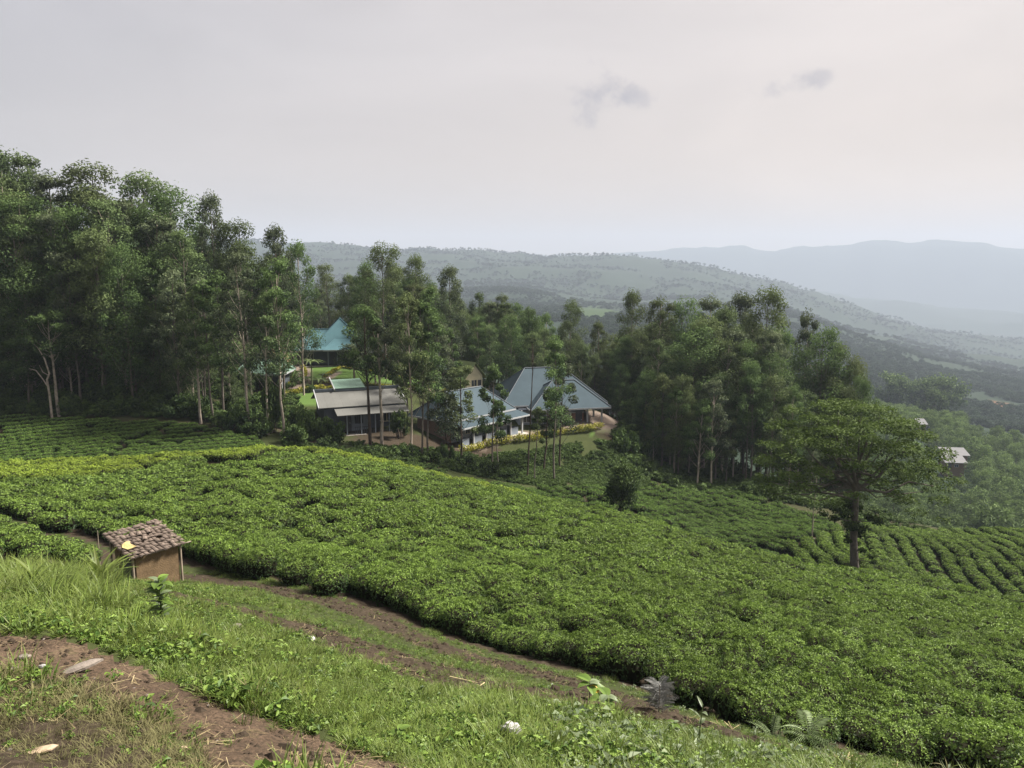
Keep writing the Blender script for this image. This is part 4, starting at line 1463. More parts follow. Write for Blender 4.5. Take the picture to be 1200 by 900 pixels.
for px, Y, top, k, lab in [(1040, 470, 432, 0, 'dark rounded tree on the far ridge, left of the hazy row'), (1052, 470, 431, 1, 'dark tree joined to the rounded one on the far ridge'), (1068, 480, 440, 2, 'low dark tree in the middle of the hazy row'),
                           (1082, 480, 438, 0, 'dark tree in the hazy row before its tall right end'), (1094, 475, 434, 1, 'tall dark tree near the right end of the hazy row'), (1106, 475, 430, 2, 'tallest dark tree at the right end of the hazy row'),
                           (1091, 400, 451, 0, 'single dark dome-shaped tree in front of the hazy row'), (1165, 150, 578, 1, 'dark spreading tree at the far edge of the lower tea field')]:
    p = at(px, Y)
    h = P(px, top, Y)[2] - p[2]
    o = link('woodland_tree', ROUND[k])
    s = h / 9.6
    o.location = p; o.rotation_euler = (0, 0, px); o.scale = (s * .95, s * .95, s)
    tag(o, lab, 'tree')

# trees of the far hills: one mass
FARC = []
for i in range(3):
    rg = np.random.default_rng(700 + i)
    mb = MB()
    for k in range(9):
        d = rg.normal(size=3); d /= np.linalg.norm(d)
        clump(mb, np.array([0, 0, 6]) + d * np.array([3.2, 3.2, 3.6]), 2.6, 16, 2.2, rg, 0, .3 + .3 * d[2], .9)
    FARC.append(mb.mesh('far_crown', [M_FARLEAF]))
r_ = np.random.default_rng(8)
n = 60000
Y = np.exp(r_.uniform(math.log(340), math.log(3600), n))
th = r_.uniform(-.42, .66, n)
x = np.tan(th) * Y
dens = fbm(x / 160, Y / 160, 3, 4)
k = (dens > np.where(Y < 1500, -.32, -.12)) & ~((th < .08) & (Y < 800))
x, Y = x[k], Y[k]
z = ground_z(x, Y)
px, py = project(x, Y, z)
k = ~pale_plot(x, Y) & ~((px > 1085) & (Y < 460))
x, Y, z = x[k], Y[k], z[k]
n = len(x)
s = r_.uniform(.45, 1.0, n) * np.where(Y > 1500, 1.15, .85)
scatter('hill_forest', np.stack([x, Y, z - 1], 1), np.stack([np.zeros(n), np.zeros(n), r_.random(n) * 6.3], 1), np.stack([s, s, s * r_.uniform(.6, .9, n)], 1), r_.integers(0, 3, n), [proto('crown_source', m) for m in FARC])


# ------------------------------------------------------------------ buildings
M_ROOFG = simple('grey_blue_roofing', (.050, .073, .088), .75, .10, .6, .12, .15, 3)
M_ROOFT = simple('teal_roofing', (.075, .15, .172), .75, .12, .6, .12, .15, 3)
M_ROOFL = simple('pale_roofing', (.135, .135, .125), .7, .06, .8, .25, .1, 3)
M_ROOFO = simple('olive_roofing', (.17, .21, .085), .6, .15, .8, .3)
M_ROOFM = simple('light_green_roofing', (.14, .22, .17), .55, .15, .8, .3)
M_ZINC = simple('zinc_roofing', (.115, .115, .12), .45, .1, .8, .5)
M_CAP = simple('dark_ridge_cap', (.07, .085, .10), .6, .15, 2)
M_WHITE = simple('white_paint', (.34, .35, .36), .6, .06, 2)
M_GREYW = simple('grey_render', (.19, .215, .25), .8, .12, 1.5, .2)
M_DARKW = simple('dark_grey_render', (.07, .08, .10), .8, .15, 1.5, .2)
M_CREAM = simple('cream_render', (.62, .55, .38), .8, .1, 2, .2)
M_GLASS = simple('dark_glass', (.02, .025, .03), .12, .1, 1, .6)
M_DOOR = simple('dark_door', (.05, .05, .055), .5, .2, 3)
M_CONC = simple('concrete', (.38, .35, .31), .9, .15, 1.2, .2)
M_THATCH = simple('thatch', (.34, .24, .14), .95, .3, 6, .1, .6, 40)
M_MUD = simple('mud_wall', (.145, .10, .058), .95, .22, 5, .1, .8, 22)
M_TILE = simple('old_roof_tile', (.125, .098, .08), .9, .6, 7, .15, .4, 60)
M_WOODP = simple('weathered_pole', (.22, .18, .14), .85, .25, 6, .2, .3, 30)
M_STONE = simple('pale_stone', (.21, .18, .155), .9, .2, 7, .2, .5, 30)
M_ROCKW = simple('white_rock', (.40, .39, .38), .85, .12, 6, .2, .4, 25)
M_PLAST = simple('yellow_cream_plastic', (.42, .33, .14), .5, .2, 9, .4)
M_STRAW = leafmat('straw', (.22, .17, .09), (.46, .38, .22), rough=.8, spec=.1, trans=.1, rnd=.4)
M_DRYLEAF = simple('dry_leaf', (.33, .25, .17), .85, .3, 12, .2, .4, 30)


def brick_mat(N, L, out):
    p = N('ShaderNodeBsdfPrincipled')
    b = N('ShaderNodeTexBrick')
    b.inputs['Color1'].default_value = (.25, .105, .062, 1)
    b.inputs['Color2'].default_value = (.19, .08, .05, 1)
    b.inputs['Mortar'].default_value = (.30, .24, .2, 1)
    b.inputs['Scale'].default_value = 4
    mp = N('ShaderNodeMapping')
    mp.inputs['Rotation'].default_value = (math.pi / 2, 0, 0)
    L(N('ShaderNodeTexCoord').outputs['Object'], mp.inputs['Vector'])
    L(mp.outputs[0], b.inputs['Vector'])
    L(mixcol(N, L, math_node(N, L, 'MULTIPLY', noise(N, L, 1.2, 5), .6), b.outputs['Color'], (.14, .07, .05)), p.inputs['Base Color'])
    p.inputs['Roughness'].default_value = .9
    L(p.outputs[0], out.inputs[0])


M_BRICK = mat('brick_wall', brick_mat)


class House:
    def __init__(self, name, label, pos, rz, cat='house'):
        self.root = thing(name, pos, rz, label, cat)

    def part(self, name, mb, m, parent=None, label=None):
        o = mb.obj(name, m, parent or self.root)
        if label:
            o['label'] = label
        return o

    def box(self, name, m, *c, parent=None, label=None):
        return self.part(name, MB().box(*c), m, parent, label)

    def hip(self, m, x0, x1, y0, y1, ze, zr, a=None, b=None, name='roof', axis='x', label=None, cap=M_CAP):
        """hipped roof (a, b: how far the ridge stands in from the ends; 0 makes a gable)"""
        t = .14
        ym, xm = (y0 + y1) / 2, (x0 + x1) / 2
        if axis == 'x':
            r0, r1 = (x0 + a, ym, zr), (x1 - b, ym, zr)
        else:
            r0, r1 = (xm, y0 + a, zr), (xm, y1 - b, zr)
        V = [(x0, y0, ze), (x1, y0, ze), (x1, y1, ze), (x0, y1, ze), (x0, y0, ze + t), (x1, y0, ze + t), (x1, y1, ze + t), (x0, y1, ze + t), r0, r1]
        mb = MB()
        mb.add(V, [(0, 3, 2, 1), (0, 1, 5, 4), (1, 2, 6, 5), (2, 3, 7, 6), (3, 0, 4, 7)])
        if axis == 'x':
            quads, tris = [(4, 5, 9, 8), (6, 7, 8, 9)], [(5, 6, 9), (7, 4, 8)]
        else:
            quads, tris = [(5, 6, 9, 8), (7, 4, 8, 9)], [(4, 5, 8), (6, 7, 9)]
        mb.add(V, quads); mb.add(V, tris)
        o = self.part(name, mb, m, None, label)
        c = MB()
        ends = [(4, r0), (7, r0), (5, r1), (6, r1)] if axis == 'x' else [(4, r0), (5, r0), (6, r1), (7, r1)]
        up = np.array([0, 0, .03])
        c.tube([np.array(r0) + up, np.array(r1) + np.array([.01, .01, .03])], [.10, .10], 5)
        for i, r in ends:
            c.tube([np.array(V[i]) + up, np.array(r) + up], [.07, .07], 5)
        f = c.obj('ridge_cap', cap, o)
        g = MB()
        g.box(x0 - .02, x1 + .02, y0 - .05, y0 - .003, ze - .06, ze + .13)
        g.box(x0 - .05, x0 - .003, y0 + .003, y1 - .003, ze - .06, ze + .13).box(x1 + .003, x1 + .05, y0 + .003, y1 - .003, ze - .06, ze + .13)
        g.obj('fascia', M_WHITE, o)
        return o

    def lean(self, name, m, x0, x1, y0, z0, y1, z1, t=.08, n=1, parent=None, label=None):
        """sloping sheet roof laid in n sheets"""
        out = []
        w = (x1 - x0) / n
        for k in range(n):
            a, b = x0 + k * w + (.002 if k else 0), x0 + (k + 1) * w - (.002 if k < n - 1 else 0)
            dz = .004 * (k % 2)
            V = [(a, y0, z0 + dz), (b, y0, z0 + dz), (b, y1, z1 + dz), (a, y1, z1 + dz)]
            V += [(x, y, z + t) for x, y, z in V]
            mb = MB().add(V, [(0, 3, 2, 1), (4, 5, 6, 7), (0, 1, 5, 4), (1, 2, 6, 5), (2, 3, 7, 6), (3, 0, 4, 7)])
            out.append(self.part(name, mb, m, parent, label))
        return out

    def window(self, x0, x1, z0, z1, y, fr=M_WHITE, nx=2, side=None, pane=M_GLASS):
        """framed window on a wall whose outer face lies at y (or x, with side) """
        mb = MB(); t = .06
        y0, y1 = y - .05, y - .003
        bars = [(x0, x1, z0, z0 + t), (x0, x1, z1 - t, z1)] + [(x0 + (x1 - x0 - t) * k / nx, x0 + (x1 - x0 - t) * k / nx + t, z0 + t, z1 - t) for k in range(nx + 1)]
        for a, b, c, d in bars:
            if side is None:
                mb.box(a, b, y0, y1, c, d)
            else:
                mb.box(y0 if side < 0 else y + .003, y1 if side < 0 else y + .05, a, b, c, d)
        f = self.part('window', mb, fr)
        p = MB()
        if side is None:
            p.box(x0 + .02, x1 - .02, y - .03, y - .012, z0 + .02, z1 - .02)
        else:
            p.box(*((y - .03, y - .012) if side < 0 else (y + .012, y + .03)), x0 + .02, x1 - .02, z0 + .02, z1 - .02)
        p.obj('pane', pane, f)
        return f

    def door(self, x0, x1, z0, z1, y, m=M_DOOR):
        d = self.box('door', m, x0, x1, y - .05, y - .003, z0, z1)
        MB().box(x1 - .14, x1 - .09, y - .09, y - .052, z0 + .95, z0 + 1.08).obj('handle', M_WHITE, d)
        return d

    def post(self, x, y, z0, z1, m=M_WHITE, w=.16):
        return self.box('post', m, x - w / 2, x + w / 2, y - w / 2, y + w / 2, z0, z1)


def frame(pxa, Ya, pxb, Yb):
    a, b = at(pxa, Ya), at(pxb, Yb)
    return a, math.atan2(b[1] - a[1], b[0] - a[0]), math.hypot(b[0] - a[0], b[1] - a[1])


# cottage row with five veranda bays
a, rz, Lc = frame(539, 85, 611, 93)
h = House('cottage_row', 'low white cottage row with five veranda bays under a blue-grey roof', (a[0], a[1], P(539, 525, 85)[2]), rz)
h.box('plinth', M_CONC, -.3, Lc + .6, -.7, 7.4, -1.6, .02)
h.box('wall', M_WHITE, .15, Lc - .1, 1.6, 7.1, .02, 2.75)
h.box('end_wall', M_BRICK, .0, .147, 1.55, 7.15, .02, 2.75, label='red brick end wall')
bay = Lc / 5
for k in range(6):
    h.post(k * bay if k else .1, -.12, .02, 2.28)
for k in range(5):
    x = k * bay
    h.box('half_wall', M_GREYW, x + .14, x + bay * .62, -.06, .06, .02, .92)
    h.box('partition', M_GREYW, x + bay * .62 + .003, x + bay * .62 + .12, -.06, 1.595, .02, .92)
    h.door(x + bay * .70, x + bay * .70 + .55, .02, 2.02, 1.6)
    h.window(x + .35, x + .35 + bay * .36, .95, 1.95, 1.6, M_CREAM)
h.hip(M_ROOFG, -.55, Lc + .35, 1.25, 8.2, 2.76, 5.6, 2.9, 2.6)
h.lean('veranda_roof', M_ROOFG, -.5, Lc + .75, -.75, 2.26, 1.7, 2.66, .07, 1)
h.box('gutter', M_WHITE, -.5, Lc + .75, -.86, -.753, 2.2, 2.36)

# the hall with the big hipped roof
a, rz, Ld = frame(610, 97, 703, 99.5)
h = House('hall', 'large hall with a high blue-grey hipped roof and red brick front', (a[0], a[1], P(655, 504, 98)[2]), rz)
h.box('plinth', M_CONC, -1.4, Ld + 1.6, -1.6, 11.5, -1.6, .02)
h.box('wall', M_GREYW, 0, Ld - 1.9, 1.203, 10, .02, 2.75)
h.box('brick_wall', M_BRICK, 3.9, Ld - 1.95, .9, 1.2, .02, 1.95)
h.box('beam', M_WHITE, 3.85, Ld - 1.9, .85, 1.2, 1.953, 2.12)
h.box('beam', M_DARKW, 0, Ld + .4, .8, 1.0, 2.5, 2.74)
for x, y in ((.2, .2), (1.8, .2), (3.6, .2), (Ld - 3.9, .72), (Ld - 1.7, .2), (Ld + .3, .2), (Ld + .3, 3.4)):
    h.post(x, y, .02, 2.72, w=.2)
h.window(.6, 1.6, .9, 2.1, 1.2)
h.window(2.3, 3.3, .9, 2.1, 1.2)
h.door(Ld - 3.1, Ld - 2.2, .02, 2.1, .895)
h.hip(M_ROOFG, -2.1, Ld + 1.5, 1.4, 12.6, 3.0, 7.3, 4.4, 4.7)
h.hip(M_ROOFG, 1.2, Ld + 1.15, -.9, 7.6, 2.76, 6.0, 4.0, 3.7, name='front_roof')
h.box('rear_wall', M_GREYW, Ld - 1.85, Ld + .6, 6.2, 11, .02, 2.98)
h.post(Ld + 1.0, 5.8, .02, 2.98)

# long house with the pale sheet roof
a, rz, Lb = frame(405, 84, 473, 86.5)
h = House('long_house', 'long grey house with pale sheet roof, white verges and a green raised roof', (a[0], a[1], P(405, 509, 84)[2]), rz)
x0, x1 = -2.6, Lb + .5
h.box('plinth', M_CONC, -.6, Lb + .3, -.9, 7.5, -1.4, .02)
h.box('wall', M_DARKW, x0 + .5, Lb, 1.2, 7.2, .02, 2.7)
h.box('front_wall', M_GREYW, .9, 3.1, 1.06, 1.197, .02, 2.6)
h.window(1.25, 2.2, .9, 2.0, 1.06, M_DARKW)
h.window(Lb - 2.2, Lb - 1.1, .9, 2.0, 1.2, M_CREAM)
h.door(.1, .85, .02, 2.0, 1.2)
h.door(3.5, 4.3, .02, 2.0, 1.2)
for k in range(5):
    h.post(.1 + k * (Lb - .3) / 4, -.6, .02, 2.26, M_GREYW, .13)
mb = MB()
for k in range(11):
    mb.box(1.0 + k * .2, 1.04 + k * .2, -.62, -.58, .02, .8)
mb.box(.95, 3.1, -.63, -.57, .803, .86)
h.part('railing', mb, M_DARKW)
h.lean('roof_sheet', M_ROOFL, x0, x1, .9, 2.92, 4.6, 4.12, .06, 11)
h.lean('rear_roof', M_ROOFL, x0, x1, 4.75, 4.12, 8.2, 2.9, .06, 1)
h.lean('veranda_sheet', M_ROOFL, x0 + 1.6, x1, -1.0, 2.28, 1.0, 2.72, .06, 10)
h.box('eave_gap', M_CAP, x0 + 1.0, x1, .98, 1.15, 2.703, 2.86)
h.box('ridge_cap', M_CAP, x0 - .05, -.35, 4.5, 4.76, 4.2, 4.52)
h.box('ridge_cap', M_CAP, 3.3, x1 + .05, 4.5, 4.76, 4.2, 4.52)
h.lean('verge_board', M_WHITE, x0 - .16, x0 - .06, .8, 2.88, 4.6, 4.4, .16, 1)
h.lean('verge_board', M_WHITE, x1 + .06, x1 + .16, .8, 2.88, 4.6, 4.4, .16, 1)
h.lean('raised_roof', M_ROOFM, -.3, 3.2, 4.4, 4.5, 7.6, 5.1, .06, 4)
h.lean('verge_board', M_WHITE, -.45, -.33, 4.2, 4.4, 7.7, 5.3, .16, 1)
h.box('raised_wall', M_CAP, -.25, 3.25, 4.42, 4.7, 4.2, 4.48)

# dark house with the teal roof
a, rz, La = frame(352, 117, 424, 119)
h = House('teal_roofed_house', 'dark-walled house with a steep teal roof above the lawn', (a[0], a[1], P(400, 428, 118)[2]), rz)
h.box('plinth', M_CONC, -.5, La + .6, -1.2, 8.2, -1.5, .02)
h.box('wall', M_DARKW, .3, La, .6, 8, .02, 2.35)
for x in (4.2, 5.6, 7.2, La - .2):
    h.post(x, -.7, .02, 2.3, M_GREYW)
h.window(1.0, 2.0, .9, 1.9, .6)
h.window(6.0, 7.0, .9, 1.9, .6)
h.door(4.5, 5.3, .02, 2.0, .6)
h.hip(M_ROOFT, -.7, 5.6, -.8, 8.4, 2.36, 5.3, 1.8, .2, name='wing_roof', cap=M_ROOFT)
h.hip(M_ROOFT, 1.7, La + 1.3, -.3, 9.5, 2.55, 7.0, 3.4, 4.0, name='roof', axis='y', cap=M_ROOFT)
h.hip(M_ROOFT, 3.5, La + .6, -1.7, 5.6, 2.4, 4.7, 2.6, 2.6, name='porch_roof', cap=M_ROOFT)
h.box('annex_wall', M_BRICK, La + .9, La + 5.0, .2, 4.5, -.3, 1.7, label='low red brick annex')
h.box('annex_roof', M_WHITE, La + .6, La + 5.2, -.1, 4.7, 1.703, 1.86)
h.post(La + 5.0, .0, -.3, 1.7)

# small cream house
a = at(550, 112)
h = House('cream_house', 'small cream house with an olive gabled roof behind the cottages', (a[0], a[1], P(556, 458, 112)[2]), math.radians(38))
h.box('wall', M_CREAM, -1.5, 1.5, -1.2, 2.2, -.4, 2.35)
mb = MB()
V = [(-1.5, -1.197, 2.353), (1.5, -1.197, 2.353), (0, -1.197, 4.1), (-1.5, 2.19, 2.353), (1.5, 2.19, 2.353), (0, 2.19, 4.1)]
mb.add(V, [(0, 1, 2), (4, 3, 5)]); mb.add(V, [(1, 4, 5, 2), (3, 0, 2, 5)])
h.part('gable', mb, M_CREAM)
mb = MB()
for sg in (-1, 1):
    V = [(sg * 2.0, -1.75, 1.9), (sg * 2.0, 2.7, 1.9), (0, 2.7, 4.28), (0, -1.75, 4.28)]
    V += [(x, y, z + .1) for x, y, z in V]
    mb.add(V, [(0, 3, 2, 1), (4, 5, 6, 7), (0, 1, 5, 4), (1, 2, 6, 5), (2, 3, 7, 6), (3, 0, 4, 7)])
h.part('roof', mb, M_ROOFO)
h.window(-.5, .5, .8, 1.8, -1.2, M_CREAM)
h.door(.7, 1.3, -.2, 1.7, -1.2)
h.window(.2, 1.2, .8, 1.7, 1.5, M_CREAM, side=1)

# small light green roofed house behind the stems
a, rz, Lf = frame(278, 98, 330, 98)
h = House('green_roofed_house', 'small house with a light green roof behind the stems at the driveway', (a[0], a[1], P(300, 456, 98)[2]), rz)
h.box('wall', M_DARKW, .2, Lf - .2, 0, 4.5, -.5, 1.9)
h.hip(M_ROOFM, -.4, Lf + .5, -.8, 5.2, 1.9, 3.5, 1.4, .6, cap=M_ROOFM)
h.window(2.6, 4.2, .3, 1.5, 0)
h.door(.9, 1.6, -.3, 1.6, 0)
h.post(Lf + .2, -.5, -.5, 1.88)

# thatched hut by the driveway
a = at(326, 103)
h = House('thatched_hut', 'steep tan thatched hut rising behind the small green roof', (a[0], a[1], P(326, 440, 103)[2]), math.radians(-25), 'hut')
h.box('wall', M_MUD, -.9, .9, -.9, .9, -.5, 1.4)
mb = MB()
for sg in (-1, 1):
    V = [(sg * 1.35, -1.4, 1.1), (sg * 1.35, 1.4, 1.1), (0, 1.2, 4.0), (0, -1.2, 4.0)]
    V += [(x + sg * .12, y, z + .16) for x, y, z in V]
    mb.add(V, [(0, 3, 2, 1), (4, 5, 6, 7), (0, 1, 5, 4), (1, 2, 6, 5), (2, 3, 7, 6), (3, 0, 4, 7)])
h.part('roof', mb, M_THATCH)
mb = MB().add([(-1.15, -1.15, 1.41), (1.15, -1.15, 1.41), (0, -1.1, 3.7)], [(0, 1, 2)])
h.part('gable', mb, M_MUD)
h.door(-.3, .3, -.3, 1.2, -.9)

# brick and white house glimpsed in the left wood
a, rz, Lg = frame(152, 113, 206, 114)
h = House('brick_house', 'brick and white house glimpsed between the stems of the left wood', (a[0], a[1], P(165, 394, 113)[2]), rz)
h.box('wall', M_BRICK, 0, Lg, 0, 5, -2, 2.6)
h.hip(M_ZINC, -.5, Lg + .5, -.8, 5.5, 2.62, 4.2, 2.2, 2.2)
for k in range(5):
    h.post(.2 + k * (Lg - .4) / 4, -.5, -.6, 2.58, w=.3)
h.window(1.0, 2.0, .6, 1.8, 0)
h.window(4.4, 5.6, .6, 1.8, 0)
h.door(2.9, 3.7, -.4, 1.8, 0)
h.box('plinth', M_WHITE, -.3, Lg + .3, -.9, -.003, -1.0, -.6)

# sheds in the valley
for px, Y, w, dp, lab in ((1106, 262, 8.2, 5, 'upper zinc-roofed shed beside the right valley plantation'), (1107, 252, 6.8, 4, 'lower zinc-roofed shed in front of the upper one'), (1076, 312, 5, 4, 'small pale-roofed shed higher up behind the flat-crowned tree')):
    w = 3.4 if px == 1076 else w
    a = at(px, Y)
    py = {1106: 540, 1107: 549, 1076: 503}[px]
    h = House('shed', lab, (a[0], a[1], max(a[2], P(px, py, Y)[2])), math.radians(-8), 'shed')
    h.box('wall', M_MUD, 0, w - .6, .4, dp, -3, 2.0)
    h.lean('roof', M_ZINC, -.4, w, -.4, 2.05, dp + .6, 3.6, .1)
    h.door(1, 2, -.2, 1.7, .4)
    h.window(3, 4.2, .5, 1.4, .4)

# pale stair wall behind the cottage row
a, rz, L_ = frame(560, 101, 571, 106)
mb = MB()
mb.box(0, L_, -.12, .12, -1, .9).box(0, L_, -.2, .2, .903, 1.0)
o = mb.obj('garden_wall', M_WHITE)
o.location = a; o.rotation_euler = (0, 0, rz)
tag(o, 'short pale garden wall between the cream house and the cottage roof', 'wall')

# hedges


def hedge(pts, h_, w_, label, seed, material=None):
    rg = np.random.default_rng(seed)
    W_ = [hit(a, b) for a, b in pts]
    mb = MB()
    o0 = W_[0]
    for p, q2 in zip(W_[:-1], W_[1:]):
        L_ = np.linalg.norm(q2[:2] - p[:2])
        n = max(2, int(L_ / .42))
        for k in range(n):
            f = (k + rg.random()) / n
            xy = p[:2] * (1 - f) + q2[:2] * f + rg.normal(0, .08, 2)
            hh = h_ * rg.uniform(.75, 1.15)
            c = np.array([xy[0], xy[1], gz(*xy) + hh * .55]) - o0
            clump(mb, c, w_ * .55, 90, .22, rg, 0, .5 + rg.normal(0, .15), hh / w_ * .95, .5)
    o = mb.obj('hedge', material or M_HEDGE)
    o.location = o0
    return tag(o, label, 'hedge')


hedge([(540, 531), (580, 522), (625, 516), (660, 509), (690, 506), (706, 502)], 1.0, 1.1, 'yellow-green hedge along the top of the bank below the hall', 1)
hedge([(704, 480), (718, 484), (731, 489)], .8, .9, 'yellow hedge at the right end of the hall', 2)
hedge([(337, 464), (352, 460), (375, 457), (392, 457)], .7, .9, 'yellow hedge behind the left end of the long grey house', 3)
hedge([(238, 467), (262, 462), (290, 458), (306, 455)], .9, 1.1, 'yellow hedge under the small light green roof', 4)
hedge([(380, 443), (390, 437), (398, 432)], .5, .6, 'yellow strip of hedge left of the upper lawn', 5)
hedge([(400, 431), (440, 437), (484, 446)], .35, .5, 'low hedge along the top of the upper lawn', 6)
hedge([(372, 449), (420, 451), (470, 454), (500, 456)], .3, .5, 'thin yellow hedge along the lower edge of the upper lawn', 7)
hedge([(355, 449), (358, 440), (355, 430)], .5, .6, 'yellow hedge on the right side of the curved driveway', 8)
hedge([(337, 452), (343, 440), (338, 428)], .5, .6, 'yellow hedge on the left side of the curved driveway', 9)
hedge([(503, 469), (512, 465), (524, 461)], .7, .9, 'yellow hedge right of the long grey house', 10)
hedge([(534, 459), (546, 457), (557, 455)], .5, .7, 'yellow hedge before the cream house', 11)
hedge([(200, 421), (214, 417), (226, 415)], .9, 1.0, 'yellow hedge deep in the left wood right of the brick house', 12)

# ------------------------------------------------------------------ the little tiled hut
Dp = P(156, 655, 21.6)
Cx = P(217, 637, 21.6)
zlow = Dp[2]
Yc = 22.9
Cp = np.array([ray(217, 637)[0] / ray(217, 637)[1] * Yc, Yc, zlow])
ex = (Cp - Dp); ex[2] = 0
LX = np.linalg.norm(ex); ex /= LX
rzh = math.atan2(ex[1], ex[0])
ey = np.array([-ex[1], ex[0], 0])
base = Dp + ex * .14 + ey * .14
gh = gz(base[0], base[1]) - .1
h = House('tiled_hut', 'tiny mud-walled hut with a worn clay tile roof at the tea edge', (base[0], base[1], gh), rzh, 'hut')
zt = zlow - gh
LW, DW = LX - .30, 1.28
RISE = .40
wl = MB()
zb = lambda y: zt - .05 + RISE * (y + .14) / 1.62
V = [(0, 0, -.3), (LW, 0, -.3), (LW, DW, -.3), (0, DW, -.3), (0, 0, zb(0)), (LW, 0, zb(0)), (LW, DW, zb(DW)), (0, DW, zb(DW))]
wl.add(V, [(0, 1, 5, 4), (1, 2, 6, 5), (2, 3, 7, 6), (4, 5, 6, 7)])
# left end: open doorway in a frame of mud wall
d0, d1, dz = .28, .95, zb(0) - .12
wl.add([(0, 0, -.3), (0, d0, -.3), (0, d0, zb(d0)), (0, 0, zb(0)), (0, d1, -.3), (0, DW, -.3), (0, DW, zb(DW)), (0, d1, zb(d1)), (0, d0, dz), (0, d1, dz)], [(1, 0, 3, 2), (5, 4, 7, 6), (9, 8, 2, 7)])
h.part('wall', wl, M_MUD)
h.box('door', M_DOOR, .05, .09, d0 - .05, d1 + .05, -.2, dz + .03)  # dark panel just inside, standing for the shadow in the doorway
for (x, y) in ((-.10, -.02), (LW + .06, -.02), (-.10, DW + .02), (LW + .06, DW + .02)):
    mb = MB().tube([(x, y, -.3), (x, y, zb(y) - .02)], [.035, .03], 6)
    h.part('post', mb, M_WOODP)
for y in (-.10, .32, .74, 1.16, 1.42):
    mb = MB().tube([(-.24, y, zb(y) + .035), (LX / 2, y, zb(y) + .03), (LX - .02 + (.10 if y < 0 else 0), y, zb(y) + .035)], [.022, .026, .02], 6)
    h.part('rafter', mb, M_WOODP)
slope = math.atan2(RISE, 1.62)
tiles = []
for v in range(3):
    rg = np.random.default_rng(v)
    mb = MB()
    w, l, th = .085, .205, .013
    A = np.linspace(.15, math.pi - .15, 5)
    V = []
    for e, yy in enumerate((0, l)):
        tw = 1 - .12 * e
        for rad_ in (w, w - th):
            for a_ in A:
                V.append((rad_ * math.cos(a_) * tw, yy + rg.normal(0, .004), rad_ * math.sin(a_) * .62 * tw))
    F = []
    for k in range(4):
        F += [(k, k + 1, 11 + k, 10 + k), (5 + k + 1, 5 + k, 15 + k, 15 + k + 1), (k + 1, k, 5 + k, 5 + k + 1), (10 + k, 11 + k, 16 + k, 15 + k)]
    F += [(0, 10, 15, 5), (14, 4, 9, 19)]
    mb.add(V, F)
    tiles.append(mb.mesh('roof_tile', [M_TILE]))
NXT, NYT = 12, 11
rg = np.random.default_rng(3)
for i in range(NXT):
    for j in range(NYT):
        if (i, j) in ((3, 8), (8, 4)):
            continue
        o = link('roof_tile', tiles[rg.integers(0, 3)], h.root)
        x = -.22 + (i + .5) * (LX + .12) / NXT + rg.normal(0, .008)
        yy = -.20 + j * 1.68 / NYT + rg.normal(0, .012)
        o.location = (x, yy, zb(yy) + .06 + .012 * (j % 2) + rg.uniform(0, .012))
        o.rotation_euler = (slope + rg.normal(-.12, .08), rg.normal(0, .16), rg.normal(0, .17))
        o.scale = (rg.uniform(.92, 1.08), rg.uniform(.9, 1.1), rg.uniform(.85, 1.2))
# scrap on the roof
rm = Matrix.Rotation(rzh, 3, 'Z')


def hutp(x, y, dz=0.0):
    v = rm @ Vector((x, y, zb(y) + .13 + dz))
    return np.array([base[0] + v.x, base[1] + v.y, gh + v.z])


mb = MB()
gx, gy = np.meshgrid(np.linspace(-.12, .16, 6), np.linspace(.25, .62, 6), indexing='ij')
V = np.array([hutp(x + .05 * math.sin(y * 11), y + .04 * math.sin(x * 17), .02 + .018 * math.sin(x * 21 + y * 13)) for x, y in zip(gx.ravel(), gy.ravel())])
F = [(i * 6 + j, (i + 1) * 6 + j, (i + 1) * 6 + j + 1, i * 6 + j + 1) for i in range(5) for j in range(5)]
o0 = V[0].copy()
mb.add(V - o0, F)
mb.add(V - o0 - np.array([0, 0, .006]), [f[::-1] for f in F])
o = mb.obj('plastic_scrap', M_PLAST)
o.location = o0
tag(o, 'torn yellow and cream scrap lying on the tiled roof', 'scrap')
p = hit(117, 660)
p2 = P(117, 622, p[1])
mb = MB().tube([(0, 0, -.2), (.01, 0, (p2 - p)[2])], [.018, .014], 6)
o = mb.obj('stake', M_WOODP); o.location = p
tag(o, 'thin upright grey-green stake left of the little tiled hut', 'stake')

# ------------------------------------------------------------------ grass, weeds and litter at the front


def tuft(seed, n, h_, spread, wd, bend=.5, tint=(.3, .8), material=None, segs=3):
    rg = np.random.default_rng(seed)
    mb = MB()
    for i in range(n):
        a = rg.random() * 6.28
        r0 = spread * math.sqrt(rg.random())
        b = np.array([math.cos(a) * r0, math.sin(a) * r0, -.02])
        da = a + rg.normal(0, .9)
        d = np.array([math.cos(da), math.sin(da), 0])
        s_ = np.array([-d[1], d[0], 0])
        L_ = h_ * rg.uniform(.55, 1.25)
        bd = bend * rg.uniform(.4, 1.5)
        V = []
        for k in range(segs + 1):
            f = k / segs
            p = b + d * L_ * bd * f * f + np.array([0, 0, L_ * (f - .32 * bd * f * f)])
            w = wd * (1 - f) ** .7 * .5
            V += [p - s_ * w, p + s_ * w] if k < segs else [p]
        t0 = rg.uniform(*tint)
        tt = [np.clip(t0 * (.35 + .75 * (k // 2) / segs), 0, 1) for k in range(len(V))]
        F = [(2 * k, 2 * k + 1, 2 * k + 3, 2 * k + 2) for k in range(segs - 1)]
        if F:
            mb.add(V, F, 0, tt)
        mb.add(V[-3:], [(0, 1, 2)], 0, tt[-3:])
    return mb.mesh('tuft', [material or M_GRASS])


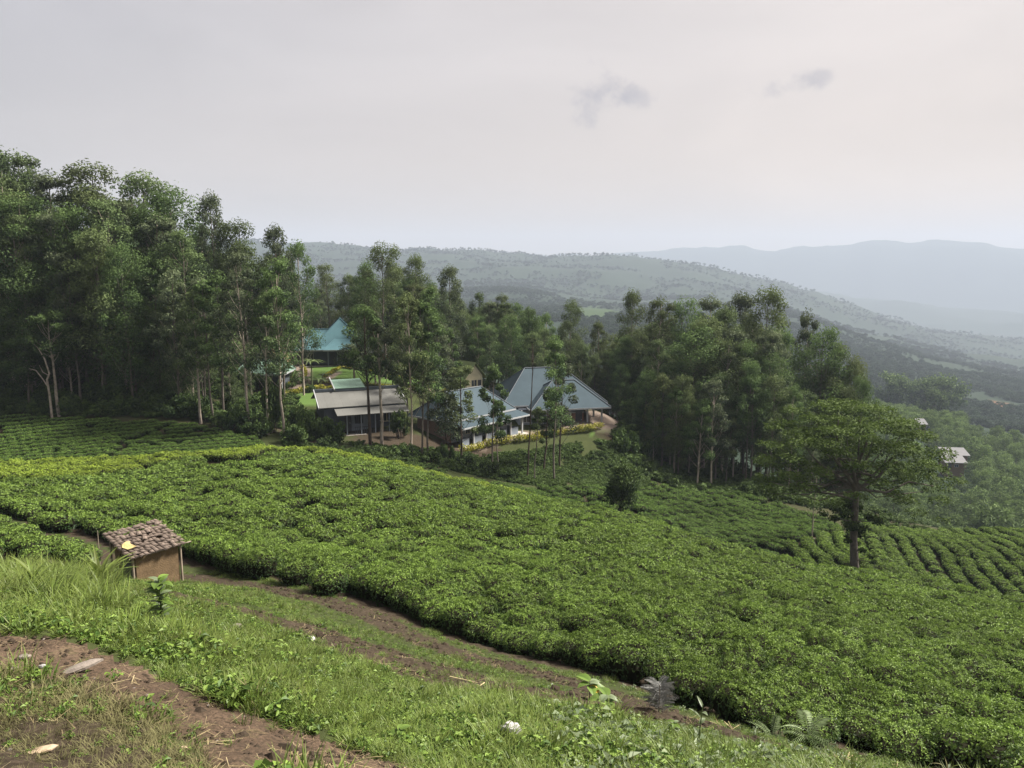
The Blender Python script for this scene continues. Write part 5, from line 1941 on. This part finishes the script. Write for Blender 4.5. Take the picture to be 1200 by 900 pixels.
def weed(seed, n, ln, h_, material):
    rg = np.random.default_rng(seed)
    mb = MB()
    a = rg.random(n) * 6.28
    r_ = h_ * .8 * np.sqrt(rg.random(n))
    C = np.stack([np.cos(a) * r_, np.sin(a) * r_, h_ * rg.uniform(.25, 1, n)], 1)
    N_ = np.stack([np.cos(a) * .4, np.sin(a) * .4, np.ones(n)], 1) + rg.normal(0, .35, (n, 3))
    mb.leaves(C, N_, ln * rg.uniform(.6, 1.3, n), ln * .62, 0, rg.random(n), .35, rg, tang=np.stack([np.cos(a), np.sin(a), np.zeros(n)], 1))
    for c in C[::2]:
        mb.tube([(0, 0, -.02), c], [.004, .003], 3)
    return mb.mesh('weed', [material])


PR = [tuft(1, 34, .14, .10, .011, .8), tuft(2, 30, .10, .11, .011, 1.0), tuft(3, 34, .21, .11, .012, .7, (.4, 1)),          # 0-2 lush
      tuft(4, 26, .36, .14, .020, .8, (.4, .9)), tuft(5, 22, .48, .16, .022, .8, (.4, .9)),                              # 3-4 tall
      weed(6, 20, .045, .10, M_WEED), weed(7, 14, .06, .12, M_WEED), weed(8, 24, .03, .08, M_WEED),                          # 5-7 broad-leaved
      tuft(9, 30, .09, .11, .008, 1.1, (.2, .9), M_DRYG), tuft(10, 26, .13, .10, .008, 1.0, (.2, .9), M_DRYG),              # 8-9 dry
      weed(11, 12, .08, .13, M_PALE)]                                                                                        # 10 pale
PRO = [proto('tuft_source', m) for m in PR]


def sow(name, n, rmin, rmax, seed, pick, amin=-40, amax=41):
    rg = np.random.default_rng(seed)
    r_ = np.sqrt(rg.uniform(rmin ** 2, rmax ** 2, n))
    a = np.radians(rg.uniform(amin, amax, n))
    x, y = r_ * np.sin(a), r_ * np.cos(a)
    k = np.ones(n, bool)
    for poly in TEA_POLYS:
        k &= ~inpoly(x, y, poly)
    x, y = x[k], y[k]
    z = ground_z(x, y) + .05 * fbm(x * 1.3, y * 1.3, 3, 4)
    px, py = project(x, y, z)
    k = (px > -60) & (px < 1260) & (py < 960) & (py > 560)
    x, y, z, px, py = x[k], y[k], z[k], px[k], py[k]
    sel, idx, sc = pick(x, y, px, py, rg)
    x, y, z, idx, sc = x[sel], y[sel], z[sel], idx[sel], sc[sel]
    m = len(x)
    rot = np.stack([rg.normal(0, .12, m), rg.normal(0, .12, m), rg.random(m) * 6.28], 1)
    return scatter(name, np.stack([x, y, z], 1), rot, np.stack([sc, sc, sc * rg.uniform(.7, 1.25, m)], 1), idx, PRO)


SOILW = [(world_line(p), w, k) for p, w, k in SOIL_LINES]


def bare(x, y):
    s_ = np.zeros(len(x))
    for w, wd, k in SOILW:
        s_ = np.maximum(s_, k * (1 - sstep(wd * .5, wd * 1.6, segdist(x, y, w))))
    return s_


def pick_lush(x, y, px, py, rg):
    n = len(x)
    nz = fbm(x * .9, y * .9, 31, 3)
    inp = inpoly(px, py + 5 * fbm(x * 1.7, y * 1.7, 8, 3), PATH_POLY)
    low = (np.interp(px, [-400, 0, 70, 130, 185, 235, 270], [760, 792, 797, 818, 850, 885, 930]) < py) & (px < 300)
    b = bare(x, y)
    keep = ~inp & (rg.random(n) > np.clip(b * .9 - .05, 0, .74)) & ~(low & (rg.random(n) < .3)) & (fbm(x * .8, y * .8, 77, 3) + rg.normal(0, .12, n) > -.42)
    keep |= inp & (rg.random(n) < .018)
    u = rg.random(n)
    idx = np.where(u < .22, 0, np.where(u < .48, 1, np.where(u < .54, 2, np.where(u < .68, 6, np.where(u < .86, 5, 7)))))
    tall = (px < 140) & (py < 735) & (py > 640) & (y > 9) & (y < 19)
    idx = np.where(tall & (nz > -.15) & (rg.random(n) < .6), 3 + (u > .5), idx)
    idx = np.where(low & (u < .80), 8 + (u > .4), idx)
    right = (px > 640) & (py > 800)
    idx = np.where(right & (rg.random(n) < .22), np.where(u < .4, 10, 6), idx)
    idx = np.where((b > .15) & (u > .3), np.where(u < .6, 7, 1), idx)
    idx = np.where(~low & (nz > .3) & (u < .12), 8, idx)
    sc = rg.uniform(.6, 1.3, n) * (1 + .9 * nz)
    sc = np.where(tall & (idx > 2) & (idx < 5), sc * .72, sc)
    sc = np.where(b > .3, sc * .7, sc)
    sc = np.where(low, sc * .75, sc)
    sc = np.where(inp, sc * .5, sc)
    trail = segdist(x, y, SOILW[0][0]) < 2.2
    sc = np.where(trail & (y > 9), sc * .6, sc)
    idx = np.where(trail & (y > 12) & (idx == 3), 1, idx)
    return keep, idx, sc


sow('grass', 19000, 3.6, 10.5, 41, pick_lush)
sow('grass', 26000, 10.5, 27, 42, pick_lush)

# clods, pebbles and straw on the bare soil
LIT = []
M_CLOD = simple('dark_soil', (.040, .030, .021), .95, .35, 3, .1)
for v in range(3):
    rg = np.random.default_rng(v + 60)
    d = np.array([(0, 0, 1), (.9, 0, .1), (.28, .85, .1), (-.72, .53, .1), (-.72, -.53, .1), (.28, -.85, .1), (0, 0, -.6)]) * rg.uniform(.7, 1.15, (7, 1))
    d[:, 2] *= .65
    F = [(0, 1, 2), (0, 2, 3), (0, 3, 4), (0, 4, 5), (0, 5, 1), (6, 2, 1), (6, 3, 2), (6, 4, 3), (6, 5, 4), (6, 1, 5)]
    LIT.append(MB().add(d, F).mesh('clod', [M_CLOD]))
for v in range(2):
    LIT.append(MB().add(MB().V or np.asarray([(0, 0, 1), (.9, 0, .1), (.28, .85, .1), (-.72, .53, .1), (-.72, -.53, .1), (.28, -.85, .1), (0, 0, -.6)]) * np.array([1, .8, .5]), F).mesh('pebble', [M_STONE]))
for v in range(3):
    rg = np.random.default_rng(v + 80)
    mb = MB()
    for k in range(5):
        c = rg.uniform(-.12, .12, 3) * np.array([1, 1, 0]) + np.array([0, 0, .012])
        a = rg.random() * 3.14
        d = np.array([math.cos(a), math.sin(a), rg.normal(0, .08)]) * rg.uniform(.03, .10)
        s_ = np.array([-math.sin(a), math.cos(a), 0]) * .0035
        mb.add([c - d - s_, c - d + s_, c + d + s_ * .4, c + d - s_ * .4], [(0, 1, 2, 3)], 0, rg.random())
    LIT.append(mb.mesh('straw', [M_STRAW]))
LPR = [proto('litter_source', m) for m in LIT]


def litter(name, n, rmin, rmax, seed, kinds, size, onpath):
    rg = np.random.default_rng(seed)
    r_ = np.sqrt(rg.uniform(rmin ** 2, rmax ** 2, n)); a = np.radians(rg.uniform(-40, 40, n))
    x, y = r_ * np.sin(a), r_ * np.cos(a)
    z = ground_z(x, y) + .05 * fbm(x * 1.3, y * 1.3, 3, 4)
    px, py = project(x, y, z)
    inp = inpoly(px, py + 5 * fbm(x * 1.7, y * 1.7, 8, 3), PATH_POLY)
    low = (px < 300) & (py > 790) & ~inp
    k = (inp | (low & (rg.random(n) < .5))) if onpath else (bare(x, y) > .25) & (r_ > 8)
    x, y, z = x[k], y[k], z[k] - .03 * inp[k]
    m = len(x)
    s_ = size * rg.lognormal(0, .55, m)
    return scatter(name, np.stack([x, y, z], 1), np.stack([rg.normal(0, .2, m), rg.normal(0, .2, m), rg.random(m) * 6.28], 1), np.stack([s_, s_, s_], 1), rg.choice(kinds, m), LPR)


litter('soil_clods', 9000, 4, 9.5, 1, [0, 1, 2], .016, True)
litter('pebbles', 420, 4, 9.5, 2, [3, 4], .011, True)
litter('dry_straw', 2600, 4, 9.5, 3, [5, 6, 7], .36, True)
litter('soil_clods', 22000, 8, 24, 4, [0, 1, 2], .028, False)
litter('dry_straw', 3000, 8, 22, 5, [5, 6, 7], .45, False)

# single stones and dead leaves


def rock(px, py, sx, sy, sz, rz, m, label, seed, name='stone', cat='stone', lift=0.0):
    rg = np.random.default_rng(seed)
    p = hit(px, py)
    mb = MB()
    ns = 9
    V = []
    for j, (q, h_) in enumerate([(1.0, -.3), (1.02, .25), (.80, .8), (.40, 1.0)]):
        for k in range(ns):
            a = 6.283 * k / ns
            w = q * (1 + (.16 * math.sin(2 * a + seed) + .10 * math.sin(5 * a + seed * 2)) + rg.normal(0, .04))
            V.append((sx * w * math.cos(a), sy * w * math.sin(a), sz * (h_ + rg.normal(0, .06))))
    F = [(i * ns + k, i * ns + (k + 1) % ns, (i + 1) * ns + (k + 1) % ns, (i + 1) * ns + k) for i in range(3) for k in range(ns)]
    mb.add(V, F); mb.add(V[-ns:], np.arange(ns))
    o = mb.obj(name, m)
    o.location = p + np.array([0, 0, lift]); o.rotation_euler = (0, -.05, rz)
    return tag(o, label, cat)


rock(95, 782, .145, .055, .035, .75, M_STONE, 'flat pale oval stone lying on the bare dirt path', 1)
rock(50, 783, .030, .022, .022, .2, M_ROCKW, 'small white pebble left of the flat oval stone', 2, 'pebble', 'pebble', .01)
rock(599, 872, .10, .085, .13, .3, M_ROCKW, 'white angular rock lying in the grass at the bottom', 3, 'rock', 'rock', .09)
rock(28, 770, .06, .035, .02, .3, M_STONE, 'greyish stone sunk in the soil at the left end of the path', 4)
rock(14, 784, .05, .03, .02, .1, M_STONE, 'second greyish stone sunk in the soil at the left edge', 5)
rock(363, 750, .11, .08, .05, .5, M_ROCKW, 'small white stone on the dug brown soil', 6)
rock(276, 735, .10, .07, .05, .2, M_STONE, 'pale stone at the edge of the dug soil', 7)
rock(38, 882, .13, .045, .018, .45, M_DRYLEAF, 'dry brown curled leaf at the bottom left', 8, 'dead_leaf', 'leaf')
rock(160, 882, .07, .05, .02, .1, M_DRYLEAF, 'dry tan leaf at the lower edge of the path', 9, 'dead_leaf', 'leaf')
rock(212, 884, .06, .035, .05, .9, M_DRYLEAF, 'tan dead leaf curled upright beside the dry tan one', 10, 'dead_leaf', 'leaf')

# single plants


def blade_leaf(ln, wd, bend, material, name, seg=6, fold=.25, wav=0.0):
    V, t = [], []
    for k in range(seg + 1):
        f = k / seg
        w = wd * .5 * math.sin(math.pi * (.06 + .92 * f) ** .8) + .002
        x, z = ln * (f - .18 * bend * f * f), ln * bend * (.45 * f - .75 * f * f) + wav * math.sin(f * 9)
        V += [(x, -w, z + w * fold), (x, 0, z), (x, w, z + w * fold)]
        t += [.55, .3, .75]
    F = [(3 * k + e, 3 * k + e + 1, 3 * k + e + 4, 3 * k + e + 3) for k in range(seg) for e in (0, 1)]
    return MB().add(V, F, 0, t).mesh(name, [material])


def frond_mesh(ln, wd, bend, material, name, n=13):
    mb = MB()
    pts = [(ln * (f - .15 * bend * f * f), 0, ln * bend * (.5 * f - .8 * f * f)) for f in np.linspace(0, 1, 8)]
    mb.tube(pts, [.006, .0055, .005, .0045, .004, .003, .002, .001], 3)
    for k in range(n):
        f = .12 + .86 * k / n
        c = np.array([np.interp(f, np.linspace(0, 1, 8), [p[i] for p in pts]) for i in range(3)])
        w = wd * math.sin(math.pi * (.16 + .80 * f)) + .01
        for sg in (-1, 1):
            tip = c + np.array([w * .55, sg * w, -.12 * w])
            m_ = (c + tip) / 2
            d = np.array([w * .09, -sg * w * .03, .006])
            mb.add([c, m_ - d, tip, m_ + d], [(0, 1, 2, 3)], 0, .3 + .5 * (k % 3) / 2)
    return mb.mesh(name, [material])


def herb(px, py, name, label, cat, h_, leafm, n, up, stemr=.012, leafname='leaf', r0=.25, tipleaf=1.0, seed=1, scale=(.7, 1.1), stem=True, lean=(0, 0), stemm=None):
    rg = np.random.default_rng(seed)
    p = hit(px, py)
    t = thing(name, p, 0, label, cat)
    if stem:
        MB().tube([(0, 0, -.05), (lean[0] * .4, lean[1] * .4, h_ * .5), (lean[0], lean[1], h_)], [stemr, stemr * .8, stemr * .5], 5).obj('stem', stemm or M_STEM, t)
    for i in range(n):
        f = r0 + (1 - r0) * (i + .5) / n
        o = link(leafname, leafm[i % len(leafm)], t)
        o.location = (lean[0] * f * f, lean[1] * f * f, h_ * f)
        o.rotation_euler = (rg.normal(0, .12), -up * rg.uniform(.4, 1.3), i * 2.4 + rg.normal(0, .3))
        s_ = rg.uniform(*scale)
        o.scale = (s_, s_, s_)
    return t


LB = [blade_leaf(.34, .17, .5, M_WEED, 'leaf'), blade_leaf(.28, .15, .8, M_WEED, 'leaf'), blade_leaf(.24, .13, .3, M_PALE, 'leaf')]
herb(190, 733, 'sapling', 'leafy bright yellow-green sapling in front of the tiled hut', 'plant', .62, LB, 40, .5, .016, r0=.08, seed=2, scale=(.4, .8))
LC = [blade_leaf(.30, .16, .5, M_WEED, 'leaf'), blade_leaf(.24, .13, .7, M_PALE, 'leaf')]
a = herb(691, 822, 'seedling', 'leggy broad-leaved seedling with one yellow leaf on the bare strip', 'plant', .34, LC, 7, .1, .012, r0=.6, seed=3, stemm=M_WOODP)
o = link('leaf', blade_leaf(.24, .11, .8, M_YELLOW, 'leaf'), a); o.location = (0, 0, .26); o.rotation_euler = (0, .5, -.5); o['label'] = 'yellow drooping leaf'
herb(711, 838, 'seedling', 'second leggy seedling, greener, right of the yellow-leaved one', 'plant', .30, LC, 8, .05, .012, r0=.6, seed=4, stemm=M_WOODP)
FS = [frond_mesh(.36, .085, .6, M_SILVER, 'frond'), frond_mesh(.30, .075, .9, M_SILVER, 'frond')]
herb(772, 838, 'fern_bush', 'silvery grey feathery bush against the dark tea edge', 'bush', .50, FS, 40, .45, .012, 'frond', r0=.15, seed=5, scale=(.6, 1.0), stemm=M_WOODP)
FG = [frond_mesh(.85, .13, .75, M_FERN, 'frond', 14), frond_mesh(.70, .11, .9, M_FERN, 'frond', 13)]
herb(946, 876, 'fern', 'fern with long arching pale fronds below the tea edge', 'fern', .30, FG, 11, .22, .012, 'frond', r0=.5, seed=6, scale=(.6, 1.0), stem=False)
herb(905, 872, 'fern', 'smaller fern left of the long-fronded one', 'fern', .16, FG, 7, .5, .012, 'frond', r0=.5, seed=7, scale=(.35, .55), stem=False)
LS = [blade_leaf(.22, .045, .4, M_PALE, 'leaf'), blade_leaf(.16, .07, .8, M_PALE, 'leaf')]
herb(818, 876, 'tall_stalk', 'single tall pale stalk with a feathery head standing in the grass', 'plant', .56, LS, 7, .9, .010, r0=.1, seed=8, scale=(.6, 1.1), lean=(.04, 0))
for i, (px, py, n_, h_, lab) in enumerate([(745, 862, 11, .16, 'patch of pale round leaves at the foot of the silvery bush'), (790, 858, 10, .15, 'pale leafy weed between the silvery bush and the tall stalk'), (620, 838, 9, .14, 'broad-leaved weed above the white rock'),
                                              (865, 880, 9, .13, 'pale leafy weed right of the tall stalk'), (470, 872, 9, .14, 'broad-leaved weed at the upper edge of the path bottom'), (268, 775, 8, .16, 'broad-leaved weed at the upper edge of the path middle')]):
    herb(px, py, 'weed', lab, 'weed', h_, [LC[1], LC[0]] if i != 4 else [LC[0]], n_, .1, .006, r0=.3, seed=20 + i, scale=(.35, .6))
LG = [blade_leaf(.75, .045, 1.0, M_DRYG, 'blade', 8), blade_leaf(.65, .05, .8, M_GRASS, 'blade', 8), blade_leaf(.55, .06, 1.1, M_PALE, 'blade', 8)]
herb(1172, 912, 'grass_clump', 'coarse clump of long half-dry blades at the bottom right corner', 'grass', .10, LG, 26, 1.0, .01, 'blade', r0=.1, seed=30, scale=(.5, .95), stem=False)
herb(1110, 912, 'grass_clump', 'smaller clump of long blades left of the corner one', 'grass', .08, LG, 14, 1.0, .01, 'blade', r0=.1, seed=31, scale=(.4, .7), stem=False)
herb(40, 700, 'reed_clump', 'clump of long arching blades on the slope at the left edge', 'grass', .10, [LG[1]], 22, 1.1, .01, 'blade', r0=.1, seed=32, scale=(.8, 1.2), stem=False)
herb(118, 692, 'reed_clump', 'clump of tall bright blades left of the tiled hut', 'grass', .10, [LG[1]], 24, 1.15, .01, 'blade', r0=.1, seed=33, scale=(1.0, 1.5), stem=False)
